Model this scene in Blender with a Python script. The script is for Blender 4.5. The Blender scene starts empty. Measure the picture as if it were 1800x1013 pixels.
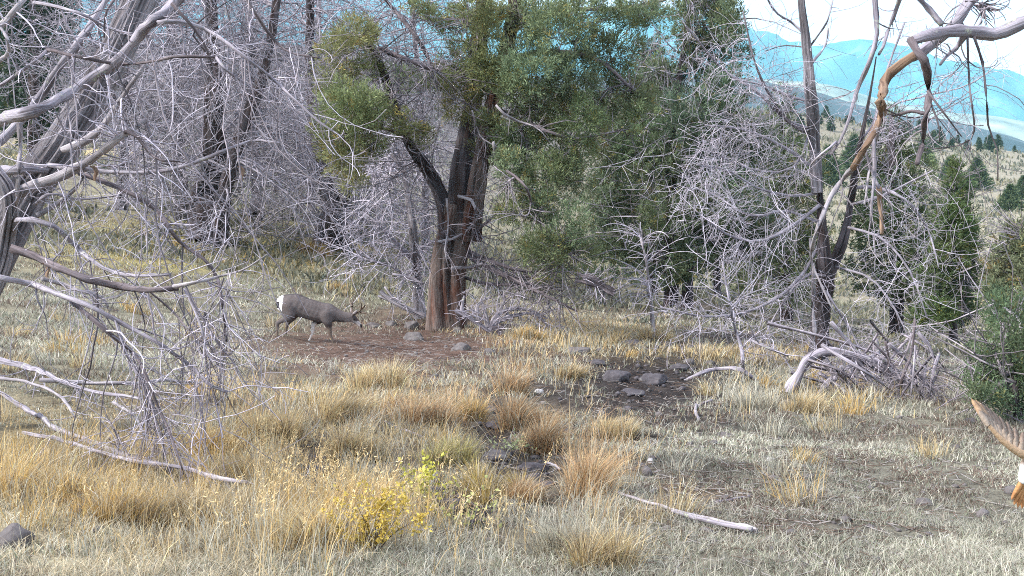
import bpy, bmesh, math, random
import numpy as np
from mathutils import Vector

random.seed(7)
RNG = np.random.default_rng(11)
SC = bpy.context.scene
COL = SC.collection

# ------------------------------------------------------------------ camera
F = 1930.0                      # focal length in photograph pixels (1800 wide)
CX, CY = 900.0, 506.5
HORIZON = 300.0
PITCH = math.atan((CY - HORIZON) / F)
CZ = 2.0
cam_d = bpy.data.cameras.new('camera')
cam = bpy.data.objects.new('camera', cam_d)
COL.objects.link(cam)
cam.location = (0, 0, CZ)
cam.rotation_euler = (math.pi / 2 - PITCH, 0, 0)
cam_d.sensor_width = 36.0
cam_d.lens = 36.0 * F / 1800.0
cam_d.clip_start = 0.05
cam_d.clip_end = 20000
SC.camera = cam

# ------------------------------------------------------------------ world, sun, exposure
SUN_EL, SUN_AZ = math.radians(38), math.radians(-112)     # azimuth from +Y towards +X: behind the camera, to its left
w = bpy.data.worlds.new('World')
SC.world = w
w.use_nodes = True
nt = w.node_tree
nt.nodes.clear()
N = nt.nodes.new
out = N('ShaderNodeOutputWorld'); bg = N('ShaderNodeBackground'); sky = N('ShaderNodeTexSky')
sky.sky_type = 'NISHITA'; sky.sun_disc = False
sky.sun_elevation = SUN_EL; sky.sun_rotation = SUN_AZ
sky.altitude = 1500; sky.dust_density = 1.5
tcw = N('ShaderNodeTexCoord'); nz = N('ShaderNodeTexNoise'); nz.inputs['Scale'].default_value = 2.2
nz.inputs['Detail'].default_value = 6
rp = N('ShaderNodeMapRange'); rp.inputs['From Min'].default_value = 0.36; rp.inputs['From Max'].default_value = 0.5
rp.inputs['To Min'].default_value = 0.72; rp.inputs['To Max'].default_value = 1.0
mx = N('ShaderNodeMix'); mx.data_type = 'RGBA'
mx.inputs['B'].default_value = (8.6, 8.3, 9.9, 1)          # thin bright overcast
nt.links.new(tcw.outputs['Generated'], nz.inputs['Vector'])
nt.links.new(nz.outputs['Fac'], rp.inputs['Value'])
nt.links.new(rp.outputs['Result'], mx.inputs['Factor'])
nt.links.new(sky.outputs['Color'], mx.inputs['A'])
nt.links.new(mx.outputs['Result'], bg.inputs['Color'])
bg.inputs['Strength'].default_value = 0.12
nt.links.new(bg.outputs['Background'], out.inputs['Surface'])

sun_d = bpy.data.lights.new('sun', 'SUN')
sun = bpy.data.objects.new('sun', sun_d)
COL.objects.link(sun)
sun_d.energy = 4.3
sun_d.angle = math.radians(7)
sun_d.color = (1.0, 0.95, 0.90)
sdir = Vector((math.sin(SUN_AZ) * math.cos(SUN_EL), math.cos(SUN_AZ) * math.cos(SUN_EL), math.sin(SUN_EL)))
sun.rotation_euler = sdir.to_track_quat('Z', 'Y').to_euler()
sun.location = (0, 0, 30)

SC.view_settings.view_transform = 'Standard'
SC.view_settings.look = 'None'
SC.view_settings.gamma = 1.0
SC.view_settings.use_curve_mapping = False
SC.view_settings.exposure = 0.90
SC.render.engine = 'CYCLES'
SC.cycles.use_denoising = False
SC.cycles.filter_width = 1.0
SC.cycles.max_bounces = 6
SC.cycles.diffuse_bounces = 3
SC.cycles.volume_bounces = 1
SC.cycles.transparent_max_bounces = 4

# ------------------------------------------------------------------ pixel <-> space
SP, CP = math.sin(PITCH), math.cos(PITCH)


def ray(u, v):
    a = (np.asarray(u, float) - CX) / F
    b = -(np.asarray(v, float) - CY) / F
    dy = CP + b * SP
    return a / dy, (b * CP - SP) / dy          # x/y, z/y


def P(u, v, y):
    rx, rz = ray(u, v)
    return np.array([rx * y, y + 0 * rx, CZ + rz * y]).T


def project(x, y, z):
    z = z - CZ
    fwd = y * CP - z * SP
    up = y * SP + z * CP
    return CX + F * x / fwd, CY - F * up / fwd


# ------------------------------------------------------------------ noise
def _hash(ix, iy, seed):
    h = (ix.astype(np.int64) * 374761393 + iy.astype(np.int64) * 668265263 + seed * 1442695041) & 0xFFFFFFFF
    h = ((h ^ (h >> 13)) * 1274126177) & 0xFFFFFFFF
    return ((h ^ (h >> 16)) & 0xFFFF) / 65535.0


def noise2(x, y, seed=0):
    x = np.asarray(x, float); y = np.asarray(y, float)
    ix = np.floor(x); iy = np.floor(y)
    fx = x - ix; fy = y - iy
    fx = fx * fx * (3 - 2 * fx); fy = fy * fy * (3 - 2 * fy)
    a = _hash(ix, iy, seed); b = _hash(ix + 1, iy, seed)
    c = _hash(ix, iy + 1, seed); d = _hash(ix + 1, iy + 1, seed)
    return (a * (1 - fx) + b * fx) * (1 - fy) + (c * (1 - fx) + d * fx) * fy


def fbm(x, y, seed=0, octv=4):
    s = 0; amp = 0.5; tot = 0
    for k in range(octv):
        s = s + amp * noise2(x * 2 ** k, y * 2 ** k, seed + k * 17)
        tot += amp; amp *= 0.5
    return s / tot


# ------------------------------------------------------------------ terrain: what row of the photograph the ground shows at, by distance
YT = [3, 4.6, 6, 8, 10, 13, 16, 20, 24, 29, 35, 42, 52, 65, 85, 120, 180, 250, 330, 480, 1000, 8500]
TABLE = {
    -900: [1130, 1000, 850, 720, 640, 560, 500, 430, 380, 330, 290, 260, 235, 220, 235, 250, 200, 150, 110, 180, 320, 312],
    0:    [1190, 1005, 878, 762, 690, 612, 556, 490, 435, 385, 340, 308, 282, 264, 262, 290, 240, 150, 70, 180, 330, 312],
    300:  [1200, 1010, 895, 780, 707, 640, 595, 545, 492, 440, 395, 360, 330, 306, 292, 305, 250, 140, 50, 180, 335, 312],
    600:  [1210, 1016, 912, 802, 730, 666, 632, 608, 562, 476, 428, 398, 372, 352, 338, 335, 275, 150, 50, 180, 340, 312],
    900:  [1220, 1040, 920, 812, 738, 676, 640, 600, 566, 536, 508, 484, 460, 440, 420, 395, 320, 225, 130, 200, 340, 312],
    1200: [1230, 1050, 935, 828, 756, 698, 662, 620, 586, 556, 534, 518, 506, 496, 480, 430, 350, 250, 160, 225, 340, 312],
    1500: [1240, 1060, 945, 842, 776, 716, 678, 642, 620, 604, 588, 576, 564, 556, 520, 440, 365, 290, 200, 260, 340, 312],
    1800: [1250, 1070, 955, 856, 796, 736, 698, 662, 640, 624, 604, 586, 562, 535, 490, 425, 355, 305, 272, 320, 345, 312],
    2700: [1280, 1110, 1000, 900, 845, 800, 770, 740, 710, 680, 650, 620, 590, 560, 520, 470, 420, 380, 350, 370, 360, 312],
}
UG = np.linspace(-900, 2700, 121)
LG = np.linspace(math.log(3), math.log(8500), 260)
_cols = np.array([np.interp(LG, np.log(YT), TABLE[k]) for k in sorted(TABLE)])
_grid = np.array([np.interp(UG, sorted(TABLE), _cols[:, j]) for j in range(len(LG))]).T


def _smooth(a, axis, r):
    k = np.exp(-0.5 * (np.arange(-3 * r, 3 * r + 1) / r) ** 2); k /= k.sum()
    pad = [(0, 0), (0, 0)]; pad[axis] = (3 * r, 3 * r)
    return np.apply_along_axis(lambda m: np.convolve(m, k, 'valid'), axis, np.pad(a, pad, mode='edge'))


_grid = _smooth(_smooth(_grid, 0, 4), 1, 3)


def ground(x, y, detail=True):
    x = np.asarray(x, float); y = np.asarray(y, float)
    yy = np.clip(y, 3.0, 8400)
    U = np.clip(900 + F * CP * x / yy, -899, 2699)
    L = np.log(yy)
    fu = (U - UG[0]) / (UG[1] - UG[0]); fl = np.clip((L - LG[0]) / (LG[1] - LG[0]), 0, len(LG) - 1.001)
    iu = np.floor(fu).astype(int); il = np.floor(fl).astype(int)
    fu = fu - iu; fl = fl - il
    v = ((_grid[iu, il] * (1 - fu) + _grid[iu + 1, il] * fu) * (1 - fl)
         + (_grid[iu, il + 1] * (1 - fu) + _grid[iu + 1, il + 1] * fu) * fl)
    _, rz = ray(900, v)
    z = CZ + yy * rz
    if detail:
        d = np.hypot(x, y)
        mud = np.where(y > 3, wmap(U, v, MUD), 0)
        z = z - 0.05 * mud + mud * (np.abs(fbm(x / 0.34, y / 0.34, 23, 3) - 0.5) * 0.42 - 0.05)
        z = z + (fbm(x / 1.7, y / 1.7, 3) - 0.5) * 0.22 + (fbm(x / 0.42, y / 0.42, 9, 3) - 0.5) * 0.07 * np.clip(25 / (d + 1), 0, 1)
        z = z + (fbm(x / 18, y / 18, 5) - 0.5) * np.clip((d - 30) / 60, 0, 3)
    return z


MUD = [(1140, 676, 135, 60, 1.0), (872, 745, 36, 62, 1.0), (935, 832, 66, 42, 1.0), (556, 812, 38, 44, 1.0), (800, 890, 74, 32, 1.0), (990, 712, 80, 24, 0.8), (1030, 610, 70, 14, 0.6)]


def wmap(u, v, blobs):
    w_ = np.zeros(np.shape(u))
    for (a, b, su, sv, k) in blobs:
        w_ = np.maximum(w_, k * np.exp(-((u - a) / su) ** 2 - ((v - b) / sv) ** 2))
    return w_


_YS = np.exp(np.linspace(math.log(3), math.log(420), 2400))


def G(u, v):
    """point of the ground seen at a pixel of the photograph"""
    rx, rz = ray(u, v)
    g = ground(rx * _YS, _YS)
    k = np.argmax((CZ + rz * _YS) <= g)
    y = _YS[k]
    return np.array([rx * y, y, float(ground(rx * y, y))])


def on_ground(p, dz=0.0):
    return np.array([p[0], p[1], float(ground(p[0], p[1])) + dz])


# ------------------------------------------------------------------ mesh helpers
class Acc:
    """collects numpy geometry and links it as one mesh object"""
    def __init__(self):
        self.v, self.q, self.t, self.c, self.tc, self.n = [], [], [], [], [], 0

    def add(self, v, q=None, t=None, col=None, tc=None):
        v = np.asarray(v, float).reshape(-1, 3)
        if q is not None and len(q): self.q.append(np.asarray(q, np.int64).reshape(-1, 4) + self.n)
        if t is not None and len(t): self.t.append(np.asarray(t, np.int64).reshape(-1, 3) + self.n)
        c = np.ones((len(v), 3)) * 0.5 if col is None else np.broadcast_to(np.asarray(col, float), (len(v), 3))
        self.c.append(c)
        self.tc.append(v if tc is None else np.asarray(tc, float).reshape(-1, 3))
        self.v.append(v); self.n += len(v)
        return self

    def build(self, name, mat, parent=None, smooth=True, kind=None, base=None):
        me = bpy.data.meshes.new(name)
        v = np.concatenate(self.v)
        if parent is not None and base is None:
            base = BASE[parent.name]
        if base is not None:
            v = v - np.asarray(base)
        q = np.concatenate(self.q) if self.q else np.zeros((0, 4), np.int64)
        t = np.concatenate(self.t) if self.t else np.zeros((0, 3), np.int64)
        me.vertices.add(len(v)); me.vertices.foreach_set('co', v.astype(np.float32).ravel())
        me.loops.add(q.size + t.size)
        me.loops.foreach_set('vertex_index', np.concatenate([q.ravel(), t.ravel()]).astype(np.int32))
        me.polygons.add(len(q) + len(t))
        st = np.concatenate([np.arange(len(q)) * 4, q.size + np.arange(len(t)) * 3]).astype(np.int32)
        me.polygons.foreach_set('loop_start', st)
        if smooth:
            me.polygons.foreach_set('use_smooth', np.ones(len(q) + len(t), bool))
        a = me.attributes.new('Col', 'FLOAT_COLOR', 'POINT')
        c = np.concatenate(self.c); c4 = np.concatenate([c, np.ones((len(c), 1))], 1)
        a.data.foreach_set('color', c4.astype(np.float32).ravel())
        a = me.attributes.new('tc', 'FLOAT_VECTOR', 'POINT')
        a.data.foreach_set('vector', np.concatenate(self.tc).astype(np.float32).ravel())
        me.update(calc_edges=True); me.validate()
        me.materials.append(mat)
        o = bpy.data.objects.new(name, me)
        COL.objects.link(o)
        if parent is not None:
            o.parent = parent
        elif base is not None:
            o.location = base
        if kind: o['kind'] = kind
        return o


BASE = {}


def thing(name, label, cat, loc, group=None):
    o = bpy.data.objects.new(name, None)
    COL.objects.link(o)
    o.empty_display_size = 0.2
    o.location = [float(c) for c in loc]
    BASE[o.name] = np.asarray(loc, float)
    return tag(o, label, cat, group)


def tag(o, label, cat, group=None):
    o['label'] = label; o['category'] = cat
    if group: o['group'] = group
    return o


def nrm(a):
    return a / np.maximum(np.linalg.norm(a, axis=-1, keepdims=True), 1e-9)


def tubes(Pn, R, sides=4, rough=0.0, rng=RNG, close_tip=True):
    """Pn (N,K,3), R (N,K) -> verts, quads, tc"""
    Pn = np.asarray(Pn, float); R = np.asarray(R, float)
    n, k, _ = Pn.shape
    T = nrm(np.gradient(Pn, axis=1))
    ref = np.where(np.abs(T[:, :1, 2:3]) > 0.8, np.array([1.0, 0.1, 0]), np.array([0.1, 0.2, 1.0]))
    A = nrm(np.cross(T, ref)); B = np.cross(T, A)
    ph = np.arange(sides) * 2 * math.pi / sides
    rad = R[:, :, None] * np.ones(sides)
    if rough:
        rad = rad * (1 + rough * (rng.random((n, k, sides)) - 0.5) + rough * (rng.random((n, 1, sides)) - 0.5))
    V = Pn[:, :, None, :] + rad[..., None] * (np.cos(ph)[:, None] * A[:, :, None, :] + np.sin(ph)[:, None] * B[:, :, None, :])
    ln = np.concatenate([np.zeros((n, 1)), np.cumsum(np.linalg.norm(np.diff(Pn, axis=1), axis=2), 1)], 1)
    off = rng.random((n, 1, 1)) * 50
    tc = np.stack([R[:, :1, None] * np.cos(ph) + off + 0 * rad, R[:, :1, None] * np.sin(ph) + 0 * rad, ln[:, :, None] + 0 * rad], -1)
    idx = np.arange(n * k * sides).reshape(n, k, sides)
    a = idx[:, :-1]; b = idx[:, 1:]
    q = np.stack([a, np.roll(a, -1, 2), np.roll(b, -1, 2), b], -1).reshape(-1, 4)
    return V.reshape(-1, 3), q, tc.reshape(-1, 3)


def spline(pts, n):
    """Catmull-Rom through pts, n samples evenly by length"""
    p = np.asarray(pts, float)
    if len(p) == 2:
        d = np.linspace(0, 1, n)[:, None]
        return p[0] * (1 - d) + p[1] * d
    e = np.concatenate([[2 * p[0] - p[1]], p, [2 * p[-1] - p[-2]]])
    out_ = []
    for i in range(1, len(e) - 2):
        t = np.linspace(0, 1, 12, endpoint=False)[:, None]
        a, b, c, d = e[i - 1], e[i], e[i + 1], e[i + 2]
        out_.append(0.5 * ((2 * b) + (c - a) * t + (2 * a - 5 * b + 4 * c - d) * t ** 2 + (3 * b - a - 3 * c + d) * t ** 3))
    out_.append(p[-1:])
    s = np.concatenate(out_)
    ln = np.concatenate([[0], np.cumsum(np.linalg.norm(np.diff(s, axis=0), axis=1))])
    x = np.linspace(0, ln[-1], n)
    return np.array([np.interp(x, ln, s[:, j]) for j in range(s.shape[1])]).T


def limb(pix, w0, w1, d, n=None, wob=0.5, ease=1.0):
    """a limb traced as photograph pixels, at its own distance(s) d, with widths in pixels -> (K,3), (K,)"""
    d0, d1 = (d, d) if np.isscalar(d) else d
    m = len(pix)
    dd = np.linspace(d0, d1, m)
    if m > 2:
        dd[1:-1] += RNG.normal(0, 0.018 * d0, m - 2)
    pts = np.array([P(u, v, y) for (u, v), y in zip(pix, dd)])
    L = np.linalg.norm(np.diff(pts, axis=0), axis=1).sum()
    n = n or int(np.clip(L / (0.012 * d0), 8, 60))
    s = spline(pts, n)
    wid = np.linspace(0, 1, n) ** ease
    r = 0.5 * (w0 * (1 - wid) + w1 * wid) / F * d0
    j = np.cumsum(RNG.normal(0, 1, (n, 3)), 0); j -= np.linspace(0, 1, n)[:, None] * j[-1]
    s = s + j * wob * r.mean() * 0.22
    r = r * (1 + 0.10 * RNG.normal(0, 1, n))
    return s, r


def grow(par, n, length, spread=1.0, fwd=0.5, bias=(0, 0, 0), grav=-0.02, curl=0.25, wig=0.10, K=6, r0=0.006, r1=0.002,
         tmin=0.12, rel=0.6, lvar=0.5):
    """n child twigs from the parent polylines par = list of (pts (K,3), r (K,)) or a batch (P, R)"""
    if isinstance(par, tuple) and par[0].ndim == 3:
        PP, RR = par
        N_, K_, _ = PP.shape
        pi = RNG.integers(0, N_, n)
        t = (tmin + (1 - tmin) * RNG.random(n)) * (K_ - 1.001)
        i = t.astype(int); f = (t - i)[:, None]
        pos = PP[pi, i] * (1 - f) + PP[pi, i + 1] * f
        tan = nrm(PP[pi, i + 1] - PP[pi, i])
        pr = RR[pi, i]
    else:
        lens = np.array([np.linalg.norm(np.diff(p, axis=0), axis=1).sum() for p, r in par])
        cnt = RNG.multinomial(n, lens / lens.sum())
        pos, tan, pr = [], [], []
        for (p, r), c in zip(par, cnt):
            t = (tmin + (1 - tmin) * RNG.random(c)) * (len(p) - 1.001)
            i = t.astype(int); f = (t - i)[:, None]
            pos.append(p[i] * (1 - f) + p[i + 1] * f); tan.append(nrm(p[i + 1] - p[i])); pr.append(r[i])
        pos = np.concatenate(pos); tan = np.concatenate(tan); pr = np.concatenate(pr)
    rnd = nrm(RNG.normal(0, 1, (n, 3)))
    perp = nrm(rnd - (rnd * tan).sum(1, keepdims=True) * tan)
    d = nrm(tan * fwd + perp * spread + np.asarray(bias))
    ax = nrm(RNG.normal(0, 1, (n, 3))) * curl * RNG.random((n, 1))
    ln = length * np.exp(RNG.normal(0, lvar, n)); ln = np.minimum(ln, length * 2.3)
    step = (ln / (K - 1))[:, None]
    out_ = [pos]
    for k in range(K - 1):
        out_.append(out_[-1] + d * step)
        d = nrm(d + np.cross(ax, d) + RNG.normal(0, wig, (n, 3)) + np.array([0, 0, grav]))
    R0 = np.minimum(r0 * (0.6 + 0.8 * RNG.random(n)), np.maximum(pr * rel, r1))
    R = R0[:, None] * np.linspace(1, 0, K)[None, :] + r1 * np.linspace(0, 1, K)[None, :]
    return np.stack(out_, 1), R


def join_twigs(batches, name, mat, parent, tint=0.0):
    a = Acc()
    for (p, r) in batches:
        v, q, tc = tubes(p, r, 3)
        c = 0.5 + 0.95 * (np.repeat(RNG.random(len(p)), p.shape[1] * 3)[:, None] - 0.5) * np.ones(3)
        a.add(v, q, tc=tc, col=c)
    return a.build(name, mat, parent, kind='stuff')


def limb_obj(lr, name, mat, parent, sides=8, rough=0.25, tint=0.5):
    p, r = lr
    v, q, tc = tubes(p[None], r[None], sides, rough)
    a = Acc(); a.add(v, q, tc=tc, col=(tint,) * 3)
    n = len(v)
    a.add(np.array([p[0], p[-1]]), tc=np.array([p[0], p[-1]]), col=(tint,) * 3)
    k = len(p)
    t = [[(j + 1) % sides, j, n] for j in range(sides)] + [[(k - 1) * sides + j, (k - 1) * sides + (j + 1) % sides, n + 1] for j in range(sides)]
    a.t.append(np.array(t))
    return a.build(name, mat, parent)


def trunk_obj(p, r, name, mat, parent, sides=36, ridge=0.16, flare=0.25, seed=1, twist=0.6):
    """a fibrous trunk: deep strips of bark run along it and turn slowly round it"""
    n = len(p) * 4
    p = spline(p, n); r = np.interp(np.linspace(0, 1, n), np.linspace(0, 1, len(r)), r)
    T = nrm(np.gradient(p, axis=0))
    A = nrm(np.cross(T, np.array([0.05, 1.0, 0.02]))); B = np.cross(T, A)
    ph = np.arange(sides) * 2 * math.pi / sides
    ln = np.concatenate([[0], np.cumsum(np.linalg.norm(np.diff(p, axis=0), axis=1))])
    a2 = ph[None, :] + twist * ln[:, None] * 0.5
    prof = (fbm(np.cos(a2) * 3.2 + 9, np.sin(a2) * 3.2 + ln[:, None] * 0.35, seed, 4) - 0.5) * 2
    prof3 = (noise2(np.cos(a2) * 26 + 3, np.sin(a2) * 26 + ln[:, None] * 1.3, seed + 11) - 0.5)
    prof2 = (noise2(np.cos(a2) * 9 + 3, np.sin(a2) * 9 + ln[:, None] * 0.9, seed + 5) - 0.5)
    lob = np.cos(ph[None, :] * 3 + seed) * 0.10 + np.cos(ph[None, :] * 5 + seed * 2) * 0.05
    rad = r[:, None] * (1 + ridge * 2.0 * prof + ridge * 0.8 * prof2 + ridge * 0.45 * prof3 + lob)
    fl = flare * np.exp(-ln / (r[0] * 1.1 + 1e-6))
    rad = rad * (1 + fl[:, None] * (1 + 0.8 * np.cos(ph[None, :] * 4 + seed)))
    V = p[:, None] + rad[..., None] * (np.cos(ph)[:, None] * A[:, None] + np.sin(ph)[:, None] * B[:, None])
    tc = np.stack([np.cos(a2) * r[0], np.sin(a2) * r[0], ln[:, None] + 0 * a2], -1)
    idx = np.arange(n * sides).reshape(n, sides)
    a = idx[:-1]; b = idx[1:]
    q = np.stack([a, np.roll(a, -1, 1), np.roll(b, -1, 1), b], -1).reshape(-1, 4)
    c = np.clip(0.5 + 0.7 * prof + 0.5 * prof2 + 0.4 * prof3, 0, 1).reshape(-1, 1) * np.ones(3)
    acc = Acc(); acc.add(V.reshape(-1, 3), q, tc=tc.reshape(-1, 3), col=c)
    return acc.build(name, mat, parent)


# ------------------------------------------------------------------ materials
def newmat(name, rough=0.9):
    m = bpy.data.materials.new(name); m.use_nodes = True
    t = m.node_tree; b = t.nodes['Principled BSDF']
    b.inputs['Roughness'].default_value = rough
    b.inputs['Specular IOR Level'].default_value = 0.25
    return m, t, b


def ramp(t, stops):
    r = t.nodes.new('ShaderNodeValToRGB')
    e = r.color_ramp.elements
    while len(e) < len(stops): e.new(0.5)
    for k, (pos, c) in enumerate(stops):
        e[k].position = pos; e[k].color = (*c, 1)
    return r


def attr(t, name):
    a = t.nodes.new('ShaderNodeAttribute'); a.attribute_name = name
    return a


def noise_node(t, vec, scale, detail=4, rough=0.6, stretch=None):
    n = t.nodes.new('ShaderNodeTexNoise')
    n.inputs['Scale'].default_value = scale; n.inputs['Detail'].default_value = detail; n.inputs['Roughness'].default_value = rough
    if stretch:
        m = t.nodes.new('ShaderNodeMapping'); m.inputs['Scale'].default_value = stretch
        t.links.new(vec, m.inputs['Vector']); vec = m.outputs['Vector']
    t.links.new(vec, n.inputs['Vector'])
    return n


def mix(t, kind, fac, a, b):
    m = t.nodes.new('ShaderNodeMix'); m.data_type = 'RGBA'; m.blend_type = kind
    for s, v in (('Factor', fac), ('A', a), ('B', b)):
        if hasattr(v, 'is_linked') or hasattr(v, 'links'):
            t.links.new(v, m.inputs[s])
        else:
            m.inputs[s].default_value = v if s == 'Factor' else (*v, 1)
    return m.outputs['Result']


def bump(t, b, height, strength=0.5, dist=0.02):
    n = t.nodes.new('ShaderNodeBump'); n.inputs['Strength'].default_value = strength; n.inputs['Distance'].default_value = dist
    t.links.new(height, n.inputs['Height']); t.links.new(n.outputs['Normal'], b.inputs['Normal'])


def wood_mat(name, dark, light, lichen=None, sc=1.0, fibre=(60, 60, 3.5)):
    m, t, b = newmat(name)
    tc = attr(t, 'tc').outputs['Vector']
    n1 = noise_node(t, tc, sc, 5, 0.7, fibre)
    n2 = noise_node(t, tc, 1.0 * sc, 4, 0.6, (6, 6, 2))
    r = ramp(t, [(0.30, dark), (0.62, light)])
    t.links.new(n1.outputs['Fac'], r.inputs['Fac'])
    r2 = ramp(t, [(0.33, (0.55, 0.53, 0.56)), (0.66, (1.15, 1.13, 1.12))])
    t.links.new(n2.outputs['Fac'], r2.inputs['Fac'])
    c = mix(t, 'MULTIPLY', 1.0, r.outputs['Color'], r2.outputs['Color'])
    cc = attr(t, 'Col').outputs['Color']
    mm = t.nodes.new('ShaderNodeMapRange'); mm.inputs['To Min'].default_value = 0.45; mm.inputs['To Max'].default_value = 1.55
    t.links.new(cc, mm.inputs['Value'])
    h = t.nodes.new('ShaderNodeVectorMath'); h.operation = 'SCALE'
    t.links.new(c, h.inputs[0]); t.links.new(mm.outputs['Result'], h.inputs['Scale'])
    c = h.outputs['Vector']
    if lichen:
        n3 = noise_node(t, tc, 9, 4, 0.7)
        r3 = ramp(t, [(0.60, (0, 0, 0)), (0.66, (1, 1, 1))])
        t.links.new(n3.outputs['Fac'], r3.inputs['Fac'])
        c = mix(t, 'MIX', r3.outputs['Color'], c, lichen)
    t.links.new(c, b.inputs['Base Color'])
    bump(t, b, n1.outputs['Fac'], 0.7, 0.012)
    return m


M = {}
M['grey_wood'] = wood_mat('weathered_grey_wood', (0.085, 0.075, 0.082), (0.45, 0.425, 0.475), (0.36, 0.37, 0.30))
M['pale_wood'] = wood_mat('bleached_wood', (0.15, 0.135, 0.14), (0.46, 0.435, 0.455))
M['dark_wood'] = wood_mat('dark_barked_wood', (0.045, 0.036, 0.038), (0.21, 0.18, 0.19))
M['orange_wood'] = wood_mat('peeling_orange_wood', (0.11, 0.068, 0.048), (0.36, 0.25, 0.17), (0.30, 0.275, 0.27))
M['twig'] = wood_mat('bare_grey_twig', (0.25, 0.232, 0.265), (0.60, 0.57, 0.64), fibre=(4, 4, 4))
M['twig_mid'] = wood_mat('bare_shaded_twig', (0.15, 0.138, 0.155), (0.46, 0.435, 0.485), fibre=(4, 4, 4))  # darker twig grey: shade inside the tangle is put into the colour
M['twig_dark'] = wood_mat('bare_dark_twig', (0.12, 0.105, 0.115), (0.36, 0.33, 0.36), fibre=(4, 4, 4))


def bark_mat(name, grey, red, dark):
    m, t, b = newmat(name, 0.95)
    tc = attr(t, 'tc').outputs['Vector']
    n1 = noise_node(t, tc, 1.0, 5, 0.65, (38, 38, 1.6))
    n2 = noise_node(t, tc, 1.0, 3, 0.5, (5, 5, 1.1))
    r = ramp(t, [(0.28, dark), (0.50, grey), (0.72, tuple(min(1, c * 1.5) for c in grey))])
    t.links.new(n1.outputs['Fac'], r.inputs['Fac'])
    r2 = ramp(t, [(0.48, (0, 0, 0)), (0.62, (1, 1, 1))])
    t.links.new(n2.outputs['Fac'], r2.inputs['Fac'])
    rd = ramp(t, [(0.3, tuple(c * 0.4 for c in red)), (0.65, red)])
    t.links.new(n1.outputs['Fac'], rd.inputs['Fac'])
    c = mix(t, 'MIX', r2.outputs['Color'], r.outputs['Color'], rd.outputs['Color'])
    sep = attr(t, 'Col').outputs['Fac']
    mm = t.nodes.new('ShaderNodeMapRange'); mm.inputs['To Min'].default_value = 0.35; mm.inputs['To Max'].default_value = 1.45
    t.links.new(sep, mm.inputs['Value'])
    h = t.nodes.new('ShaderNodeVectorMath'); h.operation = 'SCALE'
    t.links.new(c, h.inputs[0]); t.links.new(mm.outputs['Result'], h.inputs['Scale'])
    t.links.new(h.outputs['Vector'], b.inputs['Base Color'])
    bump(t, b, n1.outputs['Fac'], 1.0, 0.05)
    return m


M['bark'] = bark_mat('stringy_juniper_bark', (0.155, 0.12, 0.105), (0.145, 0.07, 0.05), (0.026, 0.02, 0.019))
M['bark_dark'] = bark_mat('dark_juniper_bark', (0.075, 0.064, 0.068), (0.075, 0.05, 0.045), (0.016, 0.013, 0.015))
M['bark_grey'] = bark_mat('grey_dead_bark', (0.25, 0.23, 0.245), (0.21, 0.185, 0.195), (0.045, 0.038, 0.044))


def foliage_mat(name, translucent=0.25):
    m, t, b = newmat(name, 0.75)
    c = attr(t, 'Col').outputs['Color']
    t.links.new(c, b.inputs['Base Color'])
    b.inputs['Specular IOR Level'].default_value = 0.2
    tr = t.nodes.new('ShaderNodeBsdfTranslucent'); t.links.new(c, tr.inputs['Color'])
    ms = t.nodes.new('ShaderNodeMixShader'); ms.inputs['Fac'].default_value = translucent
    o = t.nodes['Material Output']
    t.links.new(b.outputs['BSDF'], ms.inputs[1]); t.links.new(tr.outputs['BSDF'], ms.inputs[2])
    t.links.new(ms.outputs['Shader'], o.inputs['Surface'])
    return m


M['foliage'] = foliage_mat('juniper_foliage', 0.32)
M['grass'] = foliage_mat('dry_grass', 0.3)


def ground_mat():
    m, t, b = newmat('soil_and_litter', 1.0)
    b.inputs['Specular IOR Level'].default_value = 0.1
    c = attr(t, 'Col').outputs['Color']
    pos = t.nodes.new('ShaderNodeNewGeometry').outputs['Position']
    n1 = noise_node(t, pos, 3.0, 8, 0.72)
    r1 = ramp(t, [(0.30, (0.42, 0.40, 0.40)), (0.52, (1.0, 1.0, 1.0)), (0.72, (1.5, 1.48, 1.40))])
    t.links.new(n1.outputs['Fac'], r1.inputs['Fac'])
    c1 = mix(t, 'MULTIPLY', 1.0, c, r1.outputs['Color'])
    n2 = noise_node(t, pos, 38.0, 5, 0.75)
    r2 = ramp(t, [(0.34, (0.45, 0.43, 0.42)), (0.5, (1, 1, 1)), (0.68, (1.55, 1.5, 1.4))])
    t.links.new(n2.outputs['Fac'], r2.inputs['Fac'])
    c2 = mix(t, 'MULTIPLY', 1.0, c1, r2.outputs['Color'])
    t.links.new(c2, b.inputs['Base Color'])
    bump(t, b, n2.outputs['Fac'], 0.8, 0.03)
    return m


def rock_mat(name, dark, light, lichen):
    m, t, b = newmat(name, 0.9)
    tc = t.nodes.new('ShaderNodeTexCoord').outputs['Object']
    n1 = noise_node(t, tc, 5, 8, 0.7)
    r1 = ramp(t, [(0.3, dark), (0.65, light)])
    t.links.new(n1.outputs['Fac'], r1.inputs['Fac'])
    n2 = noise_node(t, tc, 14, 4, 0.7)
    r2 = ramp(t, [(0.60, (0, 0, 0)), (0.68, (1, 1, 1))])
    t.links.new(n2.outputs['Fac'], r2.inputs['Fac'])
    c = mix(t, 'MIX', r2.outputs['Color'], r1.outputs['Color'], lichen)
    t.links.new(c, b.inputs['Base Color'])
    bump(t, b, n1.outputs['Fac'], 0.8, 0.05)
    return m


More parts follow.
